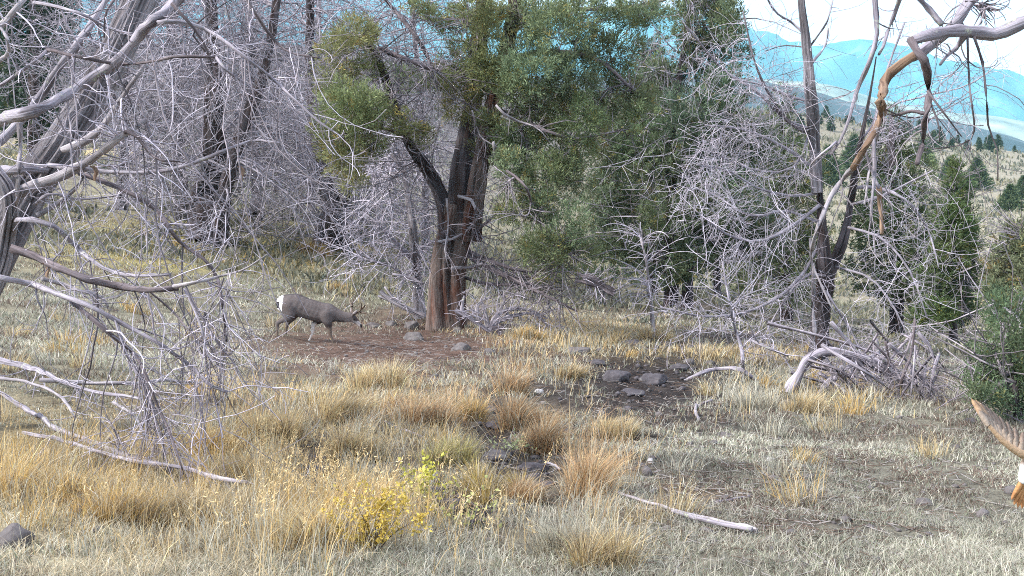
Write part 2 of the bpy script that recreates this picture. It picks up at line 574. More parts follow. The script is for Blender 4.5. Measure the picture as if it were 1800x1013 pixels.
M['ground'] = ground_mat()
M['rock'] = rock_mat('grey_lichened_rock', (0.065, 0.058, 0.058), (0.19, 0.172, 0.168), (0.25, 0.255, 0.20))
M['rock_dark'] = rock_mat('dark_basalt', (0.035, 0.032, 0.038), (0.12, 0.11, 0.118), (0.17, 0.165, 0.15))
M['rock_pale'] = rock_mat('pale_stone', (0.34, 0.33, 0.33), (0.62, 0.60, 0.58), (0.5, 0.5, 0.46))


def col_mat(name, rough=0.85, nsc=60, amt=0.25):
    m, t, b = newmat(name, rough)
    c = attr(t, 'Col').outputs['Color']
    tc = t.nodes.new('ShaderNodeTexCoord').outputs['Object']
    n = noise_node(t, tc, nsc, 4, 0.7)
    r = ramp(t, [(0.3, (1 - amt,) * 3), (0.7, (1 + amt,) * 3)])
    t.links.new(n.outputs['Fac'], r.inputs['Fac'])
    t.links.new(mix(t, 'MULTIPLY', 1.0, c, r.outputs['Color']), b.inputs['Base Color'])
    bump(t, b, n.outputs['Fac'], 0.4, 0.01)
    return m


M['fur'] = col_mat('deer_coat')
M['antler'] = col_mat('antler_bone', 0.5, 40, 0.3)
M['feather'] = col_mat('feathers', 0.7, 90, 0.2)
M['mountain'] = col_mat('mountain_cover', 1.0, 0.004, 0.35)

# ------------------------------------------------------------------ the ground
# kinds of cover, a few with shade painted in, by where they lie (pixel centre, pixel spread) : colour, weight
COVER = [
    (1400, 860, 420, 140, (0.172, 0.168, 0.136), 1.5), (300, 600, 300, 60, (0.21, 0.20, 0.15), 1.0),
    (640, 770, 300, 100, (0.115, 0.09, 0.065), 2.0), (250, 830, 260, 70, (0.28, 0.21, 0.10), 1.0),
    (680, 616, 200, 38, (0.135, 0.086, 0.07), 7.0), (800, 604, 120, 26, (0.115, 0.078, 0.066), 5),
    (1140, 682, 145, 66, (0.034, 0.029, 0.030), 10), (872, 745, 40, 66, (0.05, 0.044, 0.043), 5), (1060, 600, 60, 14, (0.06, 0.05, 0.046), 3), (990, 720, 80, 26, (0.07, 0.058, 0.05), 2.5),
    (935, 830, 70, 44, (0.052, 0.045, 0.043), 5), (556, 810, 40, 46, (0.055, 0.047, 0.045), 5), (800, 890, 80, 34, (0.055, 0.047, 0.045), 4),
    (1230, 720, 70, 20, (0.07, 0.06, 0.055), 1.8), (1290, 592, 130, 20, (0.055, 0.045, 0.044), 4.0), (1150, 540, 90, 14, (0.10, 0.08, 0.07), 2.0),  # brown duff under the junipers, darkened with painted tree shade
    (1240, 866, 120, 34, (0.09, 0.062, 0.05), 2.5), (1400, 900, 110, 26, (0.10, 0.075, 0.064), 1.5), (1650, 640, 120, 40, (0.19, 0.17, 0.14), 1.5),
    (1000, 590, 140, 25, (0.33, 0.25, 0.12), 1.5), (1230, 620, 130, 14, (0.30, 0.24, 0.13), 1.3), (330, 430, 150, 34, (0.34, 0.295, 0.11), 2.0),
    (560, 450, 70, 22, (0.34, 0.27, 0.09), 2.0), (600, 500, 130, 25, (0.15, 0.15, 0.10), 1.5), (60, 275, 160, 16, (0.52, 0.42, 0.20), 3.0), (350, 350, 200, 26, (0.30, 0.28, 0.17), 1.5),
    (900, 470, 180, 30, (0.28, 0.25, 0.13), 1.2), (1730, 300, 240, 100, (0.29, 0.27, 0.21), 2.5), (1760, 410, 60, 30, (0.36, 0.34, 0.25), 1.5), (1740, 540, 40, 40, (0.50, 0.43, 0.24), 2.5),
    (1620, 590, 120, 16, (0.40, 0.38, 0.30), 1.6), (450, 130, 560, 110, (0.115, 0.108, 0.118), 4.0), (150, 940, 160, 40, (0.40, 0.36, 0.25), 1.6),  # far sage slope behind the grove has its shade painted into the colour
]


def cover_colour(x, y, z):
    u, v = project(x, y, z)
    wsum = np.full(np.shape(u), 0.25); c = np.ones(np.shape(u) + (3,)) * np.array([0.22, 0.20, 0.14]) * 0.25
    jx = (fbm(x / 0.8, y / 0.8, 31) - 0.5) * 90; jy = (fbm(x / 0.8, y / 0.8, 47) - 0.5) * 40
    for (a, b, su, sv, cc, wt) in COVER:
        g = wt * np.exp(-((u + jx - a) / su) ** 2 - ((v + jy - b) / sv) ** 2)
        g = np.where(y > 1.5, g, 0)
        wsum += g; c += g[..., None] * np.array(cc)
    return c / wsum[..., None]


def build_ground():
    th = np.concatenate([np.radians(np.linspace(-180, -46, 30, endpoint=False)), np.radians(np.linspace(-46, 46, 430, endpoint=False)),
                         np.radians(np.linspace(46, 180, 30, endpoint=False))])
    rr = np.concatenate([np.exp(np.linspace(math.log(0.6), math.log(3), 14, endpoint=False)), np.exp(np.linspace(math.log(3), math.log(60), 330, endpoint=False)),
                         np.exp(np.linspace(math.log(60), math.log(7700), 130))])
    R, TH = np.meshgrid(rr, th, indexing='ij')
    x = R * np.sin(TH); y = R * np.cos(TH); z = ground(x, y)
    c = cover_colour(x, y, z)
    m, n = x.shape
    V = np.stack([x, y, z], -1).reshape(-1, 3)
    idx = np.arange(m * n).reshape(m, n)
    a = idx[:-1]; b = idx[1:]
    q = np.stack([a, b, np.roll(b, -1, 1), np.roll(a, -1, 1)], -1).reshape(-1, 4)
    A = Acc(); A.add(V, q, col=c.reshape(-1, 3))
    A.add([[0, 0, float(ground(0, 0))]], col=[(0.22, 0.2, 0.14)])
    A.t.append(np.array([[m * n, j, (j + 1) % n] for j in range(n)])[:, [0, 2, 1]])
    o = A.build('ground', M['ground'])
    o['kind'] = 'structure'


build_ground()


# ------------------------------------------------------------------ mountains and far ridges
def ridge(name, prof, y0, y1, y2, vbase, col, seed, rough=0.10, nu=260, nd=60):
    us = np.linspace(-900, 2700, nu)
    pv = np.interp(us, [p[0] for p in prof], [p[1] for p in prof])
    t = np.linspace(0, 1, nd)
    ys = np.where(t < 0.7, y0 + (y1 - y0) * t / 0.7, y1 + (y2 - y1) * (t - 0.7) / 0.3)
    hgt = np.where(t < 0.7, np.sin(np.clip(t / 0.7, 0, 1) * math.pi / 2) ** 1.1, 1 - ((t - 0.7) / 0.3) ** 1.5)
    Uu, Tt = np.meshgrid(us, t, indexing='ij')
    Y = np.broadcast_to(ys, Uu.shape)
    X = (Uu - 900) / F * y1 * (0.75 + 0.25 * Y / y1)
    top = CZ + ray(us, pv)[1] * y1
    base = CZ + ray(us, np.full_like(us, vbase))[1] * y0
    Z = base[:, None] + (top - base)[:, None] * hgt
    sp = (y1 - y0) / 3
    rid = 1 - np.abs(fbm(X / sp, Y / sp * 0.6, seed, 5) * 2 - 1)
    Z = Z + (rid - 0.75) * rough * (top - base)[:, None] * np.sin(np.clip(Tt / 0.7, 0, 1) * math.pi) ** 0.7 * 2.2
    Z = Z + (fbm(X / sp * 4, Y / sp * 4, seed + 3, 4) - 0.5) * rough * 0.35 * (top - base)[:, None]
    tx = fbm(X / sp * 3.0, Y / sp * 3.0, seed + 7, 5)
    cc = np.array(col) * (0.25 + 1.5 * tx)[..., None] + np.clip(tx - 0.56, 0, 1)[..., None] * np.array([0.35, 0.34, 0.30])
    idx = np.arange(nu * nd).reshape(nu, nd)
    q = np.stack([idx[:-1, :-1], idx[1:, :-1], idx[1:, 1:], idx[:-1, 1:]], -1).reshape(-1, 4)
    A = Acc(); A.add(np.stack([X, Y, Z], -1).reshape(-1, 3), q, col=cc.reshape(-1, 3))
    o = A.build(name, M['mountain']); o['kind'] = 'structure'
    return o


ridge('mountain', [(-900, -60), (300, -40), (600, 0), (700, 8), (900, 15), (1120, 32), (1200, 38), (1340, 62), (1420, 84), (1520, 88), (1580, 98), (1640, 118), (1720, 130), (1800, 162), (1950, 215), (2700, 250)],
      4800, 6200, 7600, 330, (0.03, 0.13, 0.17), 3, 0.20)  # base colour carries part of the distance haze as painted blue
ridge('valley_foothills', [(-900, 140), (900, 140), (1350, 142), (1440, 152), (1520, 176), (1620, 196), (1720, 206), (1800, 222), (2000, 250), (2700, 285)],
      3000, 3900, 4700, 330, (0.25, 0.26, 0.20), 9, 0.05)
ridge('wooded_ridge', [(-900, 150), (1100, 135), (1300, 140), (1420, 166), (1480, 186), (1560, 205), (1640, 212), (1730, 238), (1800, 262), (1950, 292), (2700, 312)],
      1500, 2000, 2500, 335, (0.055, 0.065, 0.075), 17, 0.06)

# ------------------------------------------------------------------ foliage
GREEN = np.array([0.158, 0.184, 0.103])


def sprays(clumps, n_per_px, leaf, width, col, yd, droop=0.0, seed=0, gap=0.42, tintvar=0.35, spread_y=1.0, m=13, stem=0.15):
    """many small scale-leaf sprays through each clump's volume; clumps: (u, v, ru, rv[, dy]) in photograph pixels around distance yd"""
    A = Acc()
    for ci, cl in enumerate(clumps):
        u, v, ru, rv = cl[:4]
        y = yd + (cl[4] if len(cl) > 4 else RNG.normal(0, 0.45) * spread_y)
        c = P(u, v, y)
        rad = np.array([ru, 0.5 * (ru + rv) * 1.0, rv]) / F * y
        n = max(6, int(ru * rv * math.pi * n_per_px))
        d = nrm(RNG.normal(0, 1, (n, 3)))
        s = d * (RNG.random((n, 1)) ** 0.42)
        pos = c + s * rad * (1.06 + 0.25 * (RNG.random((n, 1)) < 0.12))
        # break the ellipsoid up into smaller boughs with gaps
        k = 1.0 / (0.20 * rad.mean() + 0.10)
        den = 0.5 * noise2(pos[:, 0] * k + ci, pos[:, 2] * k + seed, seed) + 0.5 * noise2(pos[:, 1] * k + 7, pos[:, 2] * k, seed + 9)
        keep = den > gap * (0.75 + 0.35 * RNG.random(n))
        pos = pos[keep]; d = d[keep]; den = den[keep]; n = len(pos)
        if n == 0: continue
        ax = nrm(d * 0.7 + np.array([0, 0, 0.55 - droop]) + RNG.normal(0, 0.45, (n, 3)))
        ctint = col * (1 + 0.10 * RNG.normal(0, 1)) * np.array([1 + 0.05 * RNG.normal(), 1, 1 + 0.06 * RNG.normal()])
        st = ctint * np.exp(RNG.normal(0, tintvar, (n, 1)) * 0.8)
        st = st * np.where(RNG.random((n, 1)) < 0.06, np.array([1.5, 1.05, 0.7]), 1.0)
        # leaves
        ax_ = np.repeat(ax, m, 0); p_ = np.repeat(pos, m, 0); N_ = n * m
        f = RNG.random((N_, 1))
        p_ = p_ + ax_ * (f - 0.3) * stem + RNG.normal(0, stem * 0.22, (N_, 3))
        ld = nrm(ax_ + RNG.normal(0, 0.42, (N_, 3)))
        sd = nrm(np.cross(ld, RNG.normal(0, 1, (N_, 3))))
        L = leaf * (0.6 + 0.8 * RNG.random((N_, 1))); W = width * (0.6 + 0.8 * RNG.random((N_, 1)))
        V = np.stack([p_, p_ + ld * L * 0.45 + sd * W * 0.5, p_ + ld * L, p_ + ld * L * 0.5 - sd * W * 0.5], 1)
        q = np.arange(N_)[:, None] * 4 + np.array([0, 1, 2, 3])
        cc = np.repeat(np.repeat(st, m, 0) * (0.8 + 0.4 * RNG.random((N_, 1))), 4, 0)
        A.add(V.reshape(-1, 3), q, col=np.clip(cc, 0.008, 0.6))
    return A


def crown_branches(clumps, root_lim, yd, r0=0.03):
    """a bough from the nearest stem point to each clump, to hang in"""
    pts = np.concatenate([p for p, r in root_lim])
    outp, outr = [], []
    for cl in clumps:
        c = P(cl[0], cl[1], yd)
        below = pts[pts[:, 2] < c[2] + 0.5] if (pts[:, 2] < c[2] + 0.5).any() else pts
        a = below[np.argmin(np.linalg.norm(below - c, axis=1))]
        mid = (a + c) / 2 + np.array([RNG.normal(0, 0.12), RNG.normal(0, 0.2), 0.12 * RNG.normal() - 0.05])
        outp.append(spline([a, mid, c + RNG.normal(0, 0.08, 3)], 10))
        outr.append(np.linspace(r0, r0 * 0.3, 10) * (0.6 + 0.8 * RNG.random()))
    return np.array(outp), np.array(outr)


# ------------------------------------------------------------------ the big live juniper by the deer
YM = 22.0
base = G(785, 578); YM = base[1]
jun = thing('juniper_tree', 'large forked green juniper with stringy reddish bark standing above the bare brown soil', 'tree', base)
tr = np.array([P(785, 596, YM), P(784, 560, YM), P(785, 500, YM), P(790, 450, YM), P(801, 400, YM), P(808, 360, YM)])
trunk_obj(tr, np.array([32, 31, 29.5, 29, 29, 25]) / F * YM, 'trunk', M['bark'], jun, sides=72, ridge=0.11, flare=0.10, seed=4)
stems = [limb([(812, 390), (815, 300), (830, 230), (838, 150), (845, 80), (850, 0), (856, -110)], 40, 18, (YM, YM - 0.3)),
         limb([(786, 430), (782, 370), (770, 325), (740, 285), (715, 250), (695, 200), (677, 140), (662, 95), (640, 55)], 28, 8, (YM - 0.2, YM - 1.2)),
         limb([(826, 420), (838, 340), (850, 260), (865, 180), (885, 90), (905, 0), (918, -110)], 32, 18, (YM - 0.1, YM - 0.5))]
for i, (p, r) in enumerate(stems):
    trunk_obj(p[::3], r[::3], 'stem', M['bark_dark'] if i != 2 else M['bark'], jun, sides=26, ridge=0.18, flare=0.0, seed=8 + i)
mb = [limb([(765, 130), (735, 70), (690, 15), (660, -20)], 8, 5, (YM, YM - 0.5)), limb([(665, 85), (690, 95), (740, 115), (770, 125)], 9, 5, YM - 1.0),
      limb([(815, 440), (850, 465), (900, 490), (960, 520), (1015, 548)], 11, 3, (YM, YM - 1.6)), limb([(818, 440), (870, 462), (930, 478), (975, 470)], 9, 3, (YM, YM - 1.2)),
      limb([(818, 488), (860, 500), (930, 500), (990, 512)], 6, 2, (YM, YM - 0.8)), limb([(818, 425), (850, 395), (872, 378)], 9, 4, (YM, YM - 0.6)),
      limb([(715, 250), (690, 230), (650, 225), (610, 235)], 8, 3, YM - 1.0), limb([(685, 165), (640, 165), (600, 170)], 7, 3, YM - 1.1),
      limb([(865, 190), (905, 205), (960, 230), (1010, 245)], 10, 4, (YM, YM - 1.2)), limb([(855, 240), (910, 330), (950, 400), (985, 450)], 9, 4, (YM, YM - 1.5)),
      limb([(880, 110), (960, 90), (1050, 105), (1120, 165)], 12, 4, (YM, YM - 0.6)), limb([(890, 60), (980, 20), (1090, 15), (1170, 0)], 10, 4, (YM, YM - 0.3)),
      limb([(890, 300), (905, 310), (925, 330), (940, 370), (960, 405), (975, 430)], 6, 2, YM - 1.9)]
mbo = [limb_obj(l, 'branch', M['dark_wood'], jun, 7, 0.25) for l in mb]
loops = [limb([(805, 345), (828, 352), (836, 380), (822, 405), (795, 420), (770, 425)], 6, 4, YM - 0.6), limb([(785, 350), (788, 400), (782, 440), (790, 475)], 4, 2, YM - 0.65),
         limb([(872, 185), (885, 200), (915, 215), (945, 225), (965, 250)], 5, 2, YM - 1.6), limb([(868, 250), (873, 290), (880, 330)], 5, 2, YM - 1.5),
         limb([(830, 195), (840, 230), (850, 245), (880, 262)], 4, 2, YM - 1.3), limb([(795, 472), (830, 470), (848, 464)], 7, 5, YM - 0.7)]
for l in loops: limb_obj(l, 'dead_branch', M['pale_wood'], jun, 6, 0.2)
LEFT = [(600, 95, 42, 34), (628, 62, 36, 28), (590, 140, 40, 32), (620, 188, 56, 42), (588, 232, 38, 34), (655, 215, 42, 34), (603, 276, 38, 32), (622, 322, 20, 26),
        (655, 118, 24, 20), (712, 140, 34, 20), (712, 218, 28, 22), (742, 240, 22, 18), (655, 265, 26, 20)]
MID = [(800, 128, 44, 28), (770, 142, 30, 14), (815, 66, 30, 40), (790, 30, 40, 26), (808, 182, 34, 32), (833, 10, 36, 24), (742, 12, 40, 12), (850, 120, 24, 34), (870, 260, 16, 30), (845, 265, 18, 16), (850, 60, 26, 34), (868, 120, 22, 30), (830, 100, 24, 26), (868, 20, 26, 26), (838, 160, 20, 18)]
RIGHT = [(930, 28, 60, 38), (985, 58, 60, 46), (1020, 20, 50, 26), (900, 84, 38, 30), (940, 122, 56, 42), (1000, 132, 56, 46), (960, 190, 62, 46), (1018, 212, 48, 46), (902, 160, 30, 30),
         (990, 262, 52, 46), (932, 252, 46, 36), (1012, 312, 34, 36), (900, 290, 32, 30), (955, 305, 40, 34), (862, 214, 24, 18), (884, 240, 22, 22)]
LOW = [(905, 370, 34, 24), (960, 362, 34, 34), (1000, 398, 40, 40), (950, 438, 42, 30), (1012, 452, 36, 28), (962, 482, 26, 16), (905, 330, 24, 18)]
UPR = [(1078, 142, 48, 26), (1112, 172, 46, 32), (1132, 214, 36, 30), (1070, 80, 56, 36), (1095, 22, 56, 26), (1132, 24, 52, 18), (1060, 190, 36, 30)]
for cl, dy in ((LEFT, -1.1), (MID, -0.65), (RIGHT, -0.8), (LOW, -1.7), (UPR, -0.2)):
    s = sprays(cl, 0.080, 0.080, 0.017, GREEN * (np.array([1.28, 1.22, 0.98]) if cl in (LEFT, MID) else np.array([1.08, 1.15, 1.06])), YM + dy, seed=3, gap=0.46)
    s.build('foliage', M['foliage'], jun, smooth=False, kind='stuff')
    bp, br = crown_branches(cl, stems + mb, YM + dy, 0.03)
    tw, tr_ = grow((bp, br), 26 * len(cl), 0.5, r0=0.010, r1=0.004, K=5)
    join_twigs([(bp, br), (tw, tr_)], 'twigs', M['twig_dark'], jun)
g1 = grow(mb[2:6] + stems[1:2] + [mb[0], mb[1]], 340, 0.75, bias=(0, 0, -0.25), curl=0.3, r0=0.012, r1=0.005)
g2 = grow(g1, 1100, 0.32, r0=0.007, r1=0.004, K=5)
g3 = grow(loops, 120, 0.35, r0=0.008, r1=0.004, K=5)
join_twigs([g1, g2, g3], 'twigs', M['twig_dark'], jun)

# dead grey stem standing beside it
b2 = G(735, 560)
dj = thing('dead_sapling', 'dead grey juniper stem leaning against the left of the large reddish trunk', 'dead tree', b2)
Y2 = b2[1]
s2 = limb([(737, 572), (734, 500), (728, 420), (718, 350), (706, 295), (690, 270)], 22, 7, Y2)
trunk_obj(s2[0][::2], s2[1][::2], 'trunk', M['bark_grey'], dj, sides=24, ridge=0.15, flare=0.3, seed=21)
l2 = [limb([(724, 455), (700, 430), (665, 395), (640, 375)], 11, 3, (Y2, Y2 - 0.6)), limb([(706, 290), (685, 272), (668, 300), (655, 340), (640, 385)], 6, 2, (Y2, Y2 - 0.7)),
      limb([(704, 290), (690, 290), (684, 330), (690, 370)], 5, 2, (Y2, Y2 - 0.5)), limb([(732, 500), (690, 470), (640, 455), (600, 445)], 5, 2, (Y2, Y2 - 0.5)),
      limb([(708, 300), (700, 270), (690, 240)], 6, 3, Y2), limb([(735, 440), (760, 425), (775, 430)], 5, 3, Y2 - 0.4)]
for l in l2: limb_obj(l, 'branch', M['grey_wood'], dj, 6, 0.2)
g1 = grow(l2 + [s2], 200, 0.8, bias=(-0.3, -0.1, -0.35), curl=0.35, r0=0.012, r1=0.005)
g2 = grow(g1, 900, 0.4, bias=(-0.1, 0, -0.2), r0=0.008, r1=0.0045, K=5)
join_twigs([g1, g2], 'twigs', M['twig'], dj)


# ------------------------------------------------------------------ other live junipers
def juniper(name, label, at, stem_px, clumps, n_px, leaf, width, col, group=None, dy=0.0, gap=0.44, sides=20, twn=120, mat='bark_dark', yd=None):
    b = G(*at)
    if yd: b = on_ground(P(at[0], at[1], yd))
    y = b[1]
    o = thing(name, label, 'tree', b, group)
    st = []
    for (pl, w0, w1) in stem_px:
        l = limb(pl, w0, w1, y); st.append(l)
        trunk_obj(l[0][::2], l[1][::2], 'trunk', M[mat], o, sides=sides, ridge=0.16, flare=0.2, seed=len(BASE))
    sprays(clumps, n_px, leaf, width, col, y + dy, seed=len(BASE), gap=gap).build('crown', M['foliage'], o, smooth=False, kind='stuff')
    bp, br = crown_branches(clumps, st, y + dy, 0.035)
    g = grow((bp, br), twn * 4, 0.6, r0=0.012, r1=0.006, K=5)
    join_twigs([(bp, br), g], 'twigs', M['twig_dark'], o)
    return o, st, y


j2, st2, yj2 = juniper('juniper_tree', 'tall dark double-trunked juniper behind the big one, its crown full of grey twigs', (1180, 550),
    [([(1176, 562), (1178, 480), (1176, 400), (1180, 300), (1182, 220), (1196, 110), (1215, 0), (1222, -80)], 27, 4), ([(1204, 562), (1208, 480), (1216, 400), (1228, 300), (1236, 220)], 22, 3)],
    [(1230, 40, 56, 46), (1262, 92, 54, 38), (1212, 122, 46, 36), (1152, 150, 44, 40), (1212, 200, 54, 46), (1272, 164, 46, 46), (1118, 250, 44, 40), (1080, 310, 42, 44), (1152, 292, 54, 46), (1222, 282, 54, 46),
     (1290, 242, 46, 52), (1112, 372, 54, 40), (1170, 382, 50, 36), (1240, 362, 46, 44), (1082, 432, 38, 30), (1142, 442, 46, 34), (1212, 452, 42, 34), (1286, 332, 44, 50), (1300, 412, 50, 46), (1180, 486, 30, 18), (1062, 240, 30, 50), (1060, 350, 30, 50), (1066, 420, 26, 40), (1250, 420, 50, 40), (1330, 260, 34, 50), (1340, 420, 40, 50), (1240, 0, 44, 34), (1280, 40, 26, 40)],
    0.088, 0.105, 0.024, GREEN * np.array([0.84, 0.92, 0.95]), twn=200, gap=0.36)
gb = grow([s for s in st2], 60, 2.0, spread=1.0, fwd=0.15, bias=(0.1, -0.5, 0.0), grav=-0.03, curl=0.25, r0=0.022, r1=0.007, K=8)
gc = grow(gb, 480, 0.6, r0=0.008, r1=0.005, K=5, bias=(0, -0.1, -0.15))
join_twigs([gb, gc], 'dead_twigs', M['twig_mid'], j2)
juniper('juniper_tree', 'narrow pointed juniper top showing against the blue mountain beyond the big juniper', (1150, 520),
    [([(1146, 520), (1144, 300), (1142, 90)], 16, 4)],
    [(1130, 78, 14, 22), (1128, 110, 22, 22), (1160, 82, 12, 26), (1158, 118, 22, 26), (1140, 160, 40, 36), (1120, 210, 46, 40), (1150, 250, 50, 46), (1100, 260, 40, 40), (1140, 320, 60, 50), (1110, 390, 56, 50)],
    0.05, 0.11, 0.035, GREEN * np.array([0.80, 0.92, 0.82]), yd=38.0, gap=0.38)
juniper('juniper_tree', 'broad shaded juniper farther back, filling the gap between the tall double-trunked one and the snag', (1262, 530),
    [([(1262, 540), (1258, 420), (1262, 250)], 16, 3)],
    [(1262, 190, 40, 40), (1220, 240, 60, 50), (1310, 250, 60, 50), (1180, 300, 60, 50), (1260, 310, 70, 50), (1340, 320, 50, 50), (1090, 330, 44, 60), (1080, 420, 50, 50), (1140, 400, 60, 50), (1210, 390, 70, 50), (1290, 400, 70, 50), (1250, 460, 80, 40), (1330, 470, 60, 40), (1150, 470, 70, 36), (1060, 480, 40, 24)],
    0.04, 0.13, 0.036, GREEN * np.array([0.74, 0.86, 0.80]), yd=45.0, gap=0.36, twn=40)
juniper('juniper_tree', 'olive juniper standing directly behind the bare forked snag', (1385, 560),
    [([(1384, 580), (1380, 450), (1376, 300), (1372, 170)], 22, 7)],
    [(1372, 190, 22, 36), (1380, 250, 38, 40), (1350, 290, 44, 44), (1412, 300, 40, 44), (1340, 360, 46, 46), (1400, 370, 50, 46), (1360, 430, 56, 44), (1425, 440, 50, 46), (1340, 490, 60, 40), (1400, 510, 60, 36)],
    0.062, 0.11, 0.03, GREEN * np.array([0.82, 0.90, 0.84]), yd=36.0, gap=0.36)
juniper('juniper_tree', 'green juniper right of the snag, veiled by its grey twigs', (1580, 560),
    [([(1578, 585), (1575, 450), (1570, 300), (1568, 200)], 22, 6)],
    [(1568, 216, 18, 26), (1572, 260, 36, 34), (1540, 300, 36, 40), (1604, 306, 36, 40), (1560, 350, 50, 44), (1616, 376, 40, 44), (1530, 400, 46, 46), (1580, 430, 56, 46), (1630, 452, 36, 44), (1540, 480, 54, 40), (1600, 506, 56, 40)],
    0.062, 0.11, 0.03, GREEN * np.array([0.76, 0.88, 0.78]), yd=33.0, gap=0.38)
juniper('juniper_tree', 'dense dark conical juniper at the edge of the bright slope on the right', (1680, 590),
    [([(1676, 596), (1678, 500), (1682, 430), (1684, 400)], 12, 3)],
    [(1678, 298, 9, 22), (1684, 336, 22, 28), (1680, 384, 32, 34), (1692, 424, 26, 34), (1668, 442, 38, 38), (1690, 486, 30, 40), (1650, 500, 40, 42), (1684, 540, 32, 30), (1640, 552, 40, 24), (1662, 400, 24, 30)],
    0.13, 0.10, 0.026, GREEN * np.array([0.74, 0.88, 0.68]), yd=30.0, gap=0.28)
juniper('juniper_tree', 'grey-green juniper cut by the right edge, above the low bush', (1800, 610),
    [([(1806, 620), (1806, 500), (1808, 380)], 20, 8)],
    [(1800, 410, 30, 26), (1782, 440, 34, 28), (1812, 450, 36, 36), (1764, 480, 34, 26), (1800, 490, 46, 36), (1750, 516, 26, 18), (1784, 534, 44, 30), (1826, 520, 40, 50), (1840, 440, 30, 50)],
    0.062, 0.09, 0.03, GREEN * np.array([1.0, 1.0, 1.0]), yd=24.0, gap=0.38)
juniper('juniper_bush', 'low blue-green juniper bush spreading at the right edge', (1780, 745),
    [([(1790, 752), (1786, 700), (1780, 640)], 14, 6), ([(1796, 752), (1810, 700), (1826, 640)], 12, 5)],
    [(1772, 552, 40, 30), (1746, 600, 34, 38), (1792, 610, 48, 46), (1726, 648, 26, 32), (1764, 668, 46, 46), (1806, 680, 50, 60), (1786, 716, 46, 30), (1838, 590, 40, 50), (1740, 690, 26, 22), (1826, 640, 40, 50), (1762, 528, 16, 18), (1786, 540, 18, 24), (1722, 616, 14, 16), (1708, 664, 12, 16), (1756, 566, 14, 20), (1716, 690, 16, 18), (1750, 726, 20, 20)],
    0.046, 0.05, 0.013, GREEN * np.array([0.66, 0.80, 0.76]), yd=12.6, gap=0.46, twn=24)
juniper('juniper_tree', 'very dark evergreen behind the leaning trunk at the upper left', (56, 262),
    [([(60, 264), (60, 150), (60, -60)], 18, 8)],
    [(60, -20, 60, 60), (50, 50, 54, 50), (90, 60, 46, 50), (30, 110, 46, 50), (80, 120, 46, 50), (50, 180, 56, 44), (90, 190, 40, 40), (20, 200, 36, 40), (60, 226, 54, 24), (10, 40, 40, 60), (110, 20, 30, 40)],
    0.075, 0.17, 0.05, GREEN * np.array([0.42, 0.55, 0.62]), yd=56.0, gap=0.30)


# trees of the far hillside
def small_conifer(name, h, wd, col, n, label, group, loc, leaf, o=None):
    o = thing(name, label, 'tree', loc, group)
    loc = np.asarray(loc)
    A = Acc()
    v, q, tc = tubes(np.array([[loc + [0, 0, -0.2], loc + [0, 0, h * 0.5], loc + [0, 0, h * 0.97]]]), np.array([[0.035 * h, 0.02 * h, 0.005 * h]]), 6)
    A.add(v, q, tc=tc); A.build('trunk', M['dark_wood'], o)
    t = RNG.random(n) ** 1.35
    zz = (0.06 + 0.94 * t) * h
    lim = wd * np.minimum(1, (1 - t) * 1.25 + 0.03) * (0.7 + 0.5 * noise2(t * 9, np.floor(RNG.random(n) * 6), int(h * 100)))
    th = RNG.random(n) * 6.283
    rr = lim * RNG.random(n) ** 0.5
    pos = loc + np.stack([np.cos(th) * rr, np.sin(th) * rr, zz - 0.12 * rr], 1)
    ld = nrm(np.stack([np.cos(th), np.sin(th), 0.4 + 0 * th], 1) + RNG.normal(0, 0.5, (n, 3)))
    sd = nrm(np.cross(ld, RNG.normal(0, 1, (n, 3))))
    L = leaf * (0.6 + 0.8 * RNG.random((n, 1)))
    V = np.stack([pos - sd * L * 0.22, pos + sd * L * 0.22, pos + ld * L], 1)
    c = col * np.exp(RNG.normal(0, 0.3, (n, 1)))
    A = Acc(); A.add(V.reshape(-1, 3), t=np.arange(n * 3).reshape(-1, 3), col=np.repeat(c, 3, 0))
    A.build('crown', M['foliage'], o, smooth=False, kind='stuff')
    return o


def copy_tree(o, loc, s, rz, label=None):
    c = o.copy(); COL.objects.link(c)
    c.location = [float(k) for k in loc]; c.scale = (s, s, s); c.rotation_euler = (0, 0, rz)
    if label: c['label'] = label
    for ch in o.children:
        d = ch.copy(); COL.objects.link(d); d.parent = c
    return c


HG = 'junipers scattered over the far hillside'
hill = [(1716, 332, 52, 26, 'rounded juniper alone on the pale far slope, level with the conical juniper top'), (1774, 372, 46, 24, 'juniper on the pale slope near the right edge, above the ground lines'),
        (1500, 300, 60, 26, 'far hillside juniper seen between the snag and the orange branch'), (1668, 318, 40, 20, 'slender juniper on the far slope just left of the rounded one'),
        (1455, 330, 70, 30, 'far hillside juniper close to the right side of the snag trunk'), (1622, 290, 46, 22, 'far juniper low on the slope behind the hanging dark branch'),
        (1797, 350, 40, 20, 'small juniper cut by the right edge on the far slope'), (1640, 262, 30, 16, 'small far juniper just under the hill crest')]
for (u, v, hp, wp, lab) in hill:
    b = G(u, v)
    k = b[1] / F
    small_conifer('hillside_juniper', hp * k, wp * k, GREEN * np.array([0.62, 0.72, 0.62]), 2600, lab, HG, b, 0.11 * hp * k)
proto = None
CG = 'conifers in the treeline along the far crest'
